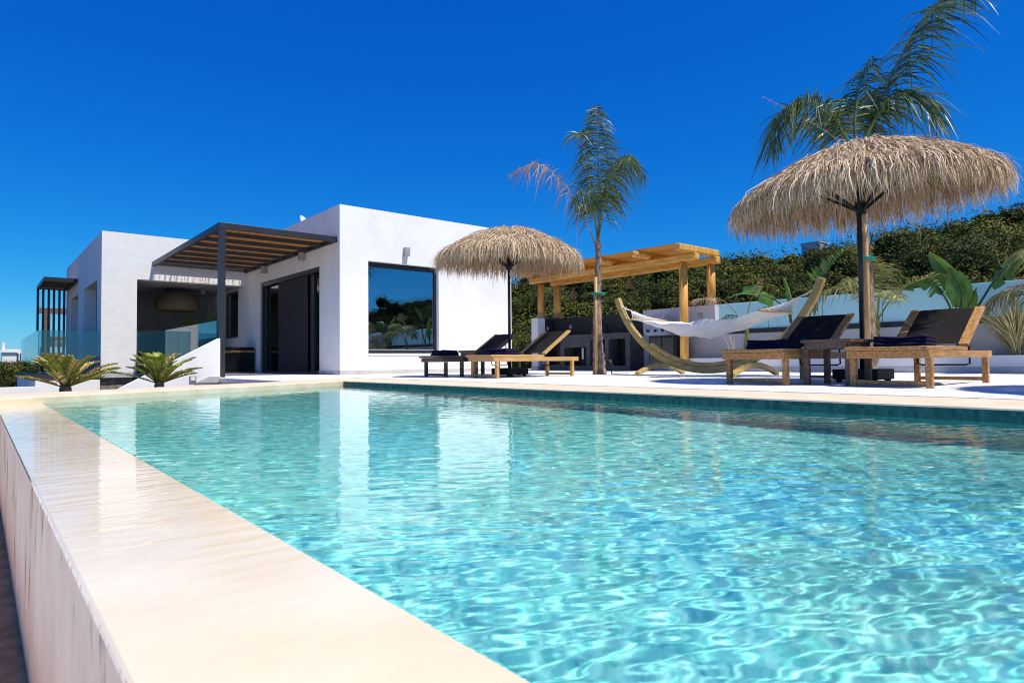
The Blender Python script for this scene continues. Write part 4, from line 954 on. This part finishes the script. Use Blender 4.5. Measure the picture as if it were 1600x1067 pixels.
# right palm, behind the big parasol
t_ = thing('queen_palm', 'tall palm with long hanging green fronds rising behind the big parasol', 'palm tree', (8.90, 3.42, 0))
trunk(t_, [(0,0,0),(0.0,0.0,0.8),(-0.02,0.02,1.6),(-0.06,0.05,2.4),(-0.09,0.08,3.0)], [0.11,0.085,0.08,0.07,0.06,0.05], seed=2, strips=90)
cr = np.array([-0.08,0.07,2.75])
fr = [dict(c=[rel(0,0), rel(0.22,0.55), rel(0.42,1.05), rel(0.76,1.68), rel(1.15,2.18), rel(1.7,2.4)], n_leaf=170, leaf_len=0.82, width=0.0092, droop=0.75, start=0.22, jit=0.35, v_up=0.1, base_r=0.022),
      dict(c=[rel(0,0), rel(-0.10,0.35), rel(-0.36,0.78), rel(-0.70,0.90), rel(-0.98,0.66), rel(-1.10,0.22)], n_leaf=130, leaf_len=0.56, width=0.0092, droop=0.9, start=0.3, jit=0.35, base_r=0.02),
      dict(c=[rel(0,0), rel(0.0,0.6), rel(0.06,1.05), rel(0.22,1.42)], n_leaf=80, leaf_len=0.62, width=0.0092, droop=0.85, start=0.25, jit=0.35, base_r=0.02),
      dict(c=[rel(0,0), rel(0.15,0.5,-0.1), rel(0.42,0.85,-0.2), rel(0.72,0.80,-0.3), rel(0.9,0.45,-0.35)], n_leaf=80, leaf_len=0.60, width=0.008, droop=0.9, start=0.3, jit=0.35, base_r=0.02),
      dict(c=[rel(0,0), rel(-0.04,0.5,0.3), rel(-0.15,0.9,0.7), rel(-0.2,0.95,1.1)], n_leaf=60, leaf_len=0.55, width=0.008, droop=0.9, start=0.3, jit=0.35),
      dict(c=[rel(0,0), rel(0.1,0.6,0.2), rel(0.3,1.05,0.45), rel(0.55,1.2,0.6)], n_leaf=70, leaf_len=0.62, width=0.008, droop=0.9, start=0.25, jit=0.35),
      dict(c=[rel(-0.05,0.1), rel(-0.4,0.42,-0.1), rel(-1.25,0.88,-0.15)], n_leaf=3, leaf_len=0.12, width=0.006, start=0.9, m='dryfrond', rm='dryfrond', base_r=0.01)]
fronds(t_, fr, 'frond', cr, seed=9)
t_ = thing('bamboo_stake', 'bamboo stake with green tie beside the dark pole of the big parasol', 'stake', (8.72, 3.36, 0))
MB().tube([(0,0,0),(0.005,0,1.2),(0.0,0,2.2)], [0.034,0.032,0.03], 10).build('cane', M['stake'], t_, True)
MB().lathe([(0.036,0),(0.14,0),(0.14,0.03),(0.036,0.03)], (0.08,0.02,1.52), 16).build('band', M['tie'], t_, True).scale = (1,0.6,1)

# small palms in the planter (offsets: along the wall y, height z)
def wl(y, z, x=0.0): return np.array([x, y, z])
t_ = thing('planter_palm', 'small thin palm with a dried drooping frond behind the hammock', 'small palm', (11.95, 6.93, 0.22))
trunk(t_, [(0,0,0),(0,-0.02,0.35),(0,-0.04,0.66)], [0.06,0.05,0.03], 'rachis', seed=3)
cr = wl(-0.03, 0.62)
fronds(t_, [dict(c=[wl(0,0), wl(0.28,0.42), wl(0.62,0.68), wl(1.05,0.72), wl(1.30,0.66)], n_leaf=40, leaf_len=0.26, width=0.008, droop=0.9, start=0.5, m='dryfrond', rm='paleFrond'),
            dict(c=[wl(0,0), wl(-0.15,0.3), wl(-0.5,0.44), wl(-0.9,0.4)], n_leaf=26, leaf_len=0.24, width=0.008, droop=1.0, start=0.5),
            dict(c=[wl(0,0), wl(-0.1,0.4,-0.1), wl(-0.3,0.75,-0.2), wl(-0.5,0.95,-0.3)], n_leaf=14, leaf_len=0.16, width=0.006, droop=0.9, start=0.6, m='dryfrond'),
            dict(c=[wl(0,0), wl(0.1,0.25,-0.1), wl(0.25,0.3,-0.3), wl(0.3,0.15,-0.5)], n_leaf=24, leaf_len=0.2, width=0.008, droop=0.9, start=0.4)], 'frond', cr, seed=12)
t_ = thing('planter_palm', 'yellow green feather palm with thick green stem, right of the big parasol pole', 'small palm', (11.95, 4.50, 0.22))
trunk(t_, [(0,0,0),(0,-0.03,0.4),(0,-0.06,0.72)], [0.075,0.06,0.04], 'rachis', seed=4)
cr = wl(-0.06, 0.68)
fronds(t_, [dict(c=[wl(0,0), wl(-0.2,0.32), wl(-0.45,0.52), wl(-0.8,0.66), wl(-1.1,0.64)], n_leaf=44, leaf_len=0.36, width=0.011, droop=0.4, start=0.35, v_up=0.6, jit=0.12),
            dict(c=[wl(0,0), wl(0.15,0.4,-0.1), wl(0.45,0.62,-0.2), wl(0.85,0.5,-0.3), wl(1.05,0.2,-0.3)], n_leaf=50, leaf_len=0.34, width=0.011, droop=0.8, start=0.35),
            dict(c=[wl(0,0), wl(0.05,0.45,-0.2), wl(0.15,0.7,-0.5), wl(0.25,0.6,-0.8)], n_leaf=44, leaf_len=0.34, width=0.011, droop=0.7, start=0.3),
            dict(c=[wl(0,0), wl(-0.05,0.5,0), wl(-0.1,0.85,-0.1), wl(0.0,1.1,-0.25)], n_leaf=40, leaf_len=0.34, width=0.011, droop=0.6, start=0.3),
            dict(c=[wl(0,0), wl(-0.1,0.35,-0.2), wl(-0.35,0.45,-0.45), wl(-0.55,0.3,-0.6)], n_leaf=36, leaf_len=0.3, width=0.011, droop=0.7, start=0.3)], 'paleFrond', cr, seed=13)
t_ = thing('planter_palm', 'drooping pale dried feather palm at the right edge above the straw grass', 'small palm', (11.95, 2.05, 0.22))
trunk(t_, [(0,0,0),(0,0.05,0.4),(0,0.08,0.8)], [0.075,0.06,0.04], 'rachis', seed=6)
cr = wl(0.08, 0.75)
fronds(t_, [dict(c=[wl(0,0), wl(0.12,0.28), wl(0.36,0.34), wl(0.62,0.20), wl(0.78,0.02)], n_leaf=50, leaf_len=0.30, width=0.010, droop=0.8, start=0.2, m='dryfrond', rm='paleFrond'),
            dict(c=[wl(0,0), wl(0.2,0.2,-0.2), wl(0.5,0.2,-0.35), wl(0.65,-0.05,-0.4)], n_leaf=40, leaf_len=0.30, width=0.010, droop=0.8, start=0.2),
            dict(c=[wl(0,0), wl(-0.2,0.4,-0.2), wl(-0.5,0.5,-0.3), wl(-0.8,0.3,-0.4)], n_leaf=44, leaf_len=0.34, width=0.010, droop=0.8, start=0.3),
            dict(c=[wl(0,0), wl(0,0.5,-0.2), wl(0.1,0.8,-0.4), wl(0.2,0.7,-0.7)], n_leaf=44, leaf_len=0.34, width=0.010, droop=0.8, start=0.3)], 'paleFrond', cr, seed=14)

# broad-leaved plants
def blade(parent, stalk, mid, width, nrm, split=0.25, curl=0.25, seed=0):
    """petiole polyline + broad leaf along mid (control points)"""
    r_ = np.random.default_rng(seed); P = spline(mid, 26); T = unit(np.gradient(P, axis=0)); N = np.array(nrm, float)
    S_ = unit(np.cross(T, N)); N2 = unit(np.cross(S_, T)); parts = []
    prof = np.sin(np.pi*np.linspace(0.05, 0.985, 26)**0.8)**0.75*width/2
    cols = np.linspace(0, 1, 5)
    for sg in (-1, 1):
        rows = [P + S_*sg*(prof*c)[:, None] + N2*(curl*prof*c*c*(1 if True else 1))[:, None] for c in cols]
        G = np.stack(rows, 1)                                        # 26 x 5 x 3
        cuts = [0]+sorted(set(int(k) for k in np.nonzero(r_.uniform(0, 1, 26) < split)[0] if 2 < k < 24))+[25]
        for a, b_ in zip(cuts[:-1], cuts[1:]):
            g = G[a:b_+1].copy()
            if a > 0 or b_ < 25:
                dr = r_.normal(0, 0.05); g += (cols**2)[None, :, None]*np.array([0,0,dr-0.03]) 
                if b_ < 25: g[-1] -= T[b_]*(cols**1.5)[:, None]*0.016
                if a > 0: g[0] += T[a]*(cols**1.5)[:, None]*0.016
            n = len(g); I = np.arange(n*5).reshape(n, 5)
            parts.append((g.reshape(-1, 3), np.stack([I[:-1,:-1], I[:-1,1:], I[1:,1:], I[1:,:-1]], -1).reshape(-1, 4)))
    lf = np_mesh('leaf', *cat(parts), M['banana'], parent, smooth=True)
    MB().tube([tuple(p) for p in spline(list(stalk)+[mid[0]], 12)]+[tuple(p) for p in P[2::5]], [0.016]*12+[0.011,0.009,0.007,0.005,0.003], 6).build('stalk', M['stem'], lf, True)
t_ = thing('bird_of_paradise_plant', 'broad green paddle leaf plant behind the rightmost lounger', 'plant', (11.95, 3.24, 0.22))
blade(t_, [wl(0,0), wl(0.0,0.5)], [wl(-0.02,0.85), wl(0.04,1.15), wl(0.20,1.45), wl(0.40,1.74)], 0.28, (-1,0.2,0.2), 0.12, 0.3, 1)
blade(t_, [wl(0.02,0), wl(0.02,0.4), wl(0.06,0.7,0.0)], [wl(-0.03,0.80,-0.05), wl(-0.05,1.05,-0.05), wl(0.05,1.30,-0.05), wl(0.12,1.48,-0.05)], 0.30, (-1,-0.3,0.1), 0.15, 0.25, 2)
blade(t_, [wl(0.03,0), wl(0.06,0.45), wl(0.12,0.82)], [wl(0.20,1.02), wl(0.34,1.20), wl(0.52,1.29), wl(0.78,1.26)], 0.30, (-0.75,0.0,0.6), 0.25, -0.35, 3)
blade(t_, [wl(-0.03,0), wl(-0.05,0.4)], [wl(-0.08,0.68), wl(-0.15,0.9), wl(-0.24,1.12)], 0.22, (-1,0.1,0.2), 0.1, 0.25, 4)
blade(t_, [wl(-0.05,0), wl(-0.12,0.4), wl(-0.22,0.75)], [wl(-0.42,1.12), wl(-0.60,1.36), wl(-0.85,1.56), wl(-1.1,1.62)], 0.32, (-0.9,0.25,0.5), 0.4, -0.2, 5)
t_ = thing('bird_of_paradise_plant', 'thin plant with narrow upright leaf behind the right end of the hammock', 'plant', (11.95, 5.95, 0.22))
blade(t_, [wl(0,0), wl(0,0.5)], [wl(0.02,0.80), wl(0.0,1.15), wl(0.08,1.45), wl(0.16,1.62)], 0.16, (-0.8,0.7,0.1), 0.05, 0.6, 6)
blade(t_, [wl(0,0), wl(-0.05,0.5,-0.1), wl(0.02,0.95,-0.15)], [wl(0.28,1.18,-0.15), wl(0.65,1.33,-0.15), wl(1.0,1.36,-0.15), wl(1.35,1.26,-0.15)], 0.26, (-0.35,0.0,0.9), 0.2, 0.45, 7)
blade(t_, [wl(0,0), wl(-0.2,0.5), wl(-0.32,0.8)], [wl(-0.38,0.95), wl(-0.40,1.15), wl(-0.36,1.36)], 0.15, (-0.7,-0.6,0.1), 0.1, 0.5, 8)
t_ = thing('fan_leaf_palm', 'toothed upright palm leaf showing behind the right tip of the hammock stand', 'plant', (11.95, 5.50, 0.22))
(pts, rad), (V, F) = frond([wl(0.02,0.1), wl(0.03,0.9), wl(0.0,1.38), wl(-0.2,1.62), wl(-0.52,1.95)], 18, 0.30, 0.02, droop=0.05, start=0.55, fwd=0.3, v_up=0.0, jit=0.05, side_ref=(-1,0,0), r=np.random.default_rng(3))
V = V[:len(V)//2]; F = F[:len(F)//2]
o = np_mesh('frond', V, F, M['banana'], t_); MB().tube([tuple(p) for p in pts], list(rad), 6).build('stalk', M['rachis'], o, True)

# straw grasses
def tuft(name, label, loc, n, H, spread, seed, w=0.004, mm='grass'):
    r_ = np.random.default_rng(seed); a = r_.uniform(0, 6.28, n); l = H*r_.uniform(0.45, 1.05, n); s = np.linspace(0, 1, 6); k = r_.uniform(0.15, 1.0, n)*spread
    d = np.stack([np.cos(a), np.sin(a), np.zeros(n)], -1); st = d*r_.uniform(0, 0.07, n)[:, None]
    P = st[:, None, :] + d[:, None, :]*((l*k)[:, None]*(s**1.7)[None, :])[..., None] + np.array([0,0,1.0])*(l[:, None]*(s-0.35*k[:, None]*s**2.2)[..., ])[..., None]
    wv = np.stack([-np.sin(a), np.cos(a), np.zeros(n)], -1)[:, None, :]*np.array([1,1,.9,.8,.9,.2])[None, :, None]*w
    o = np_mesh(name, *ribbons(P, np.broadcast_to(wv, P.shape)), M[mm], None, loc=loc); return tag(o, label, 'grass tuft', None)
tuft('feather_grass', 'large arching straw coloured grass tuft at the right edge in the planter', (11.9, 2.50, 0.21), 1100, 0.98, 0.85, 1)
tuft('feather_grass', 'small pale grass tuft in the planter behind the shaded lounger', (11.9, 6.30, 0.21), 130, 0.52, 0.5, 2, 0.006)
tuft('feather_grass', 'sparse thin grass wisps in the planter below the hammock', (11.9, 7.15, 0.21), 14, 0.62, 0.5, 3)

# cycads in front of the stair wall
def cycad(label, loc, n, L, seed, scorched):
    t = thing('cycad', label, 'cycad', loc); r_ = np.random.default_rng(seed)
    o = MB().lathe([(0.0,-0.06),(0.055,-0.05),(0.06,0.0),(0.055,0.06),(0.03,0.09),(0,0.09)], n=12).build('trunk', M['bark'], t, True)
    for i in range(n):
        a = 2*math.pi*(i+r_.uniform(-0.3, 0.3))/n; el = r_.uniform(0.22, 1.48); l = L*r_.uniform(0.8, 1.05)*(1.0 if el < 0.9 else 0.85)
        h = np.array([math.cos(a), math.sin(a), 0.0]); z = np.array([0,0,1.0]); c0 = h*0.03+z*0.07
        ctrl = [c0, c0+l*0.4*(h*math.cos(el)+z*math.sin(el)), c0+l*0.75*(h*math.cos(el*0.85)+z*math.sin(el*0.93))*1.0, c0+l*(h*math.cos(el*0.78)+z*math.sin(el*0.78))]
        (pts, rad), (V, F) = frond(ctrl, 40, 0.098*L/0.6, 0.0058, droop=0.05, start=0.12, fwd=0.75, v_up=0.45, jit=0.08, r=r_, base_r=0.008, taper=0.35)
        fo = np_mesh('frond', V, F, M['cycadtan' if r_.uniform() < scorched else 'cycad'], t)
        MB().tube([tuple(p) for p in pts], list(rad), 5).build('stalk', M['rachis'], fo, True)
cycad('sun scorched yellowing cycad in front of the far left glass terrace', (0.74, 8.45, -0.05), 34, 0.50, 3, 0.38)
cycad('green cycad in front of the white sloping stair wall', (1.76, 9.02, -0.05), 36, 0.48, 4, 0.1)
# dark potted plant in the recess
t_ = thing('potted_plant', 'dark potted leafy plant silhouette in the shaded recess', 'potted plant', (4.95, 19.6, 0.004))
MB().lathe([(0,0),(0.16,0),(0.22,0.45),(0.24,0.5),(0.20,0.5),(0.19,0.44),(0,0.44)], n=18).build('pot', M['black'], t_, True)
def wx(x, z, y=0.0): return np.array([x, y, z])
blade(t_, [wx(0,0.44), wx(-0.05,0.9)], [wx(-0.10,1.25), wx(-0.28,1.42), wx(-0.52,1.62)], 0.22, (0,-1,0.5), 0.05, 0.2, 21)
blade(t_, [wx(0,0.44), wx(0.08,0.9)], [wx(0.16,1.2), wx(0.26,1.5), wx(0.38,1.7)], 0.34, (0,-1,0.2), 0.05, 0.2, 22)
blade(t_, [wx(0,0.44), wx(-0.08,0.9)], [wx(-0.15,1.2), wx(-0.4,1.38), wx(-0.66,1.36)], 0.2, (0,-0.8,0.6), 0.05, 0.2, 23)

# ================================================================== FAR BUILDINGS
t_ = thing('white_house', 'distant white flat house with chimney at the far left edge', 'house', (2.9, 128, -0.2))
MB().box(0.1, 0, 0, 3.6, 4, 3.0).build('wall', M['farwhite'], t_); MB().box(-0.3, -0.3, 2.5, 2.0, 0.001, 2.9).build('porch_roof', M['farwhite'], t_)
MB().box(0.1, 0.5, 3.0, 0.45, 0.9, 4.1).build('chimney', M['farwhite'], t_); MB().box(1.9, -0.02, 0.9, 3.2, 0.0, 2.35).build('window', M['fardark'], t_)
for x in (2.15, 2.55): MB().box(x, -0.05, 0.9, x+0.14, -0.021, 2.35).build('window_post', M['farwhite'], t_)
t_ = thing('orange_house', 'distant orange house seen between the dark slats', 'house', (6.4, 88, 0.4))
MB().box(0, 0, 0, 1.6, 4, 2.9).build('wall', M['farorange'], t_); MB().box(-0.1, -0.1, 2.9, 1.7, 4, 3.1).build('roof', M['farorange'], t_); MB().box(0.5, -0.02, 1.4, 0.9, 0, 2.3).build('window', M['fardark'], t_)
t_ = thing('low_white_house', 'distant long low white house below the orange house', 'house', (5.0, 80, 0.4))
MB().box(0, 0, 0, 2.4, 3, 1.7).build('wall', M['farwhite'], t_); MB().box(0.4, -0.02, 0.5, 0.8, 0, 1.1).build('window', M['fardark'], t_); MB().box(1.4, -0.02, 0.5, 1.8, 0, 1.1).build('window', M['fardark'], t_)
t_ = thing('ridge_building', 'pale blue grey building on the scrubby ridge behind the big parasol', 'building', (31.0, 14.0, 4.2))
MB().box(0, 0, 0, 0.9, 0.9, 1.62).build('wall', M['farblue'], t_); MB().box(-0.02, 0.2, 1.0, 0.0, 0.5, 1.35).build('window', M['fardark'], t_); MB().box(-0.04, -0.04, 1.621, 0.94, 0.94, 1.68).build('roof', M['farblue'], t_)
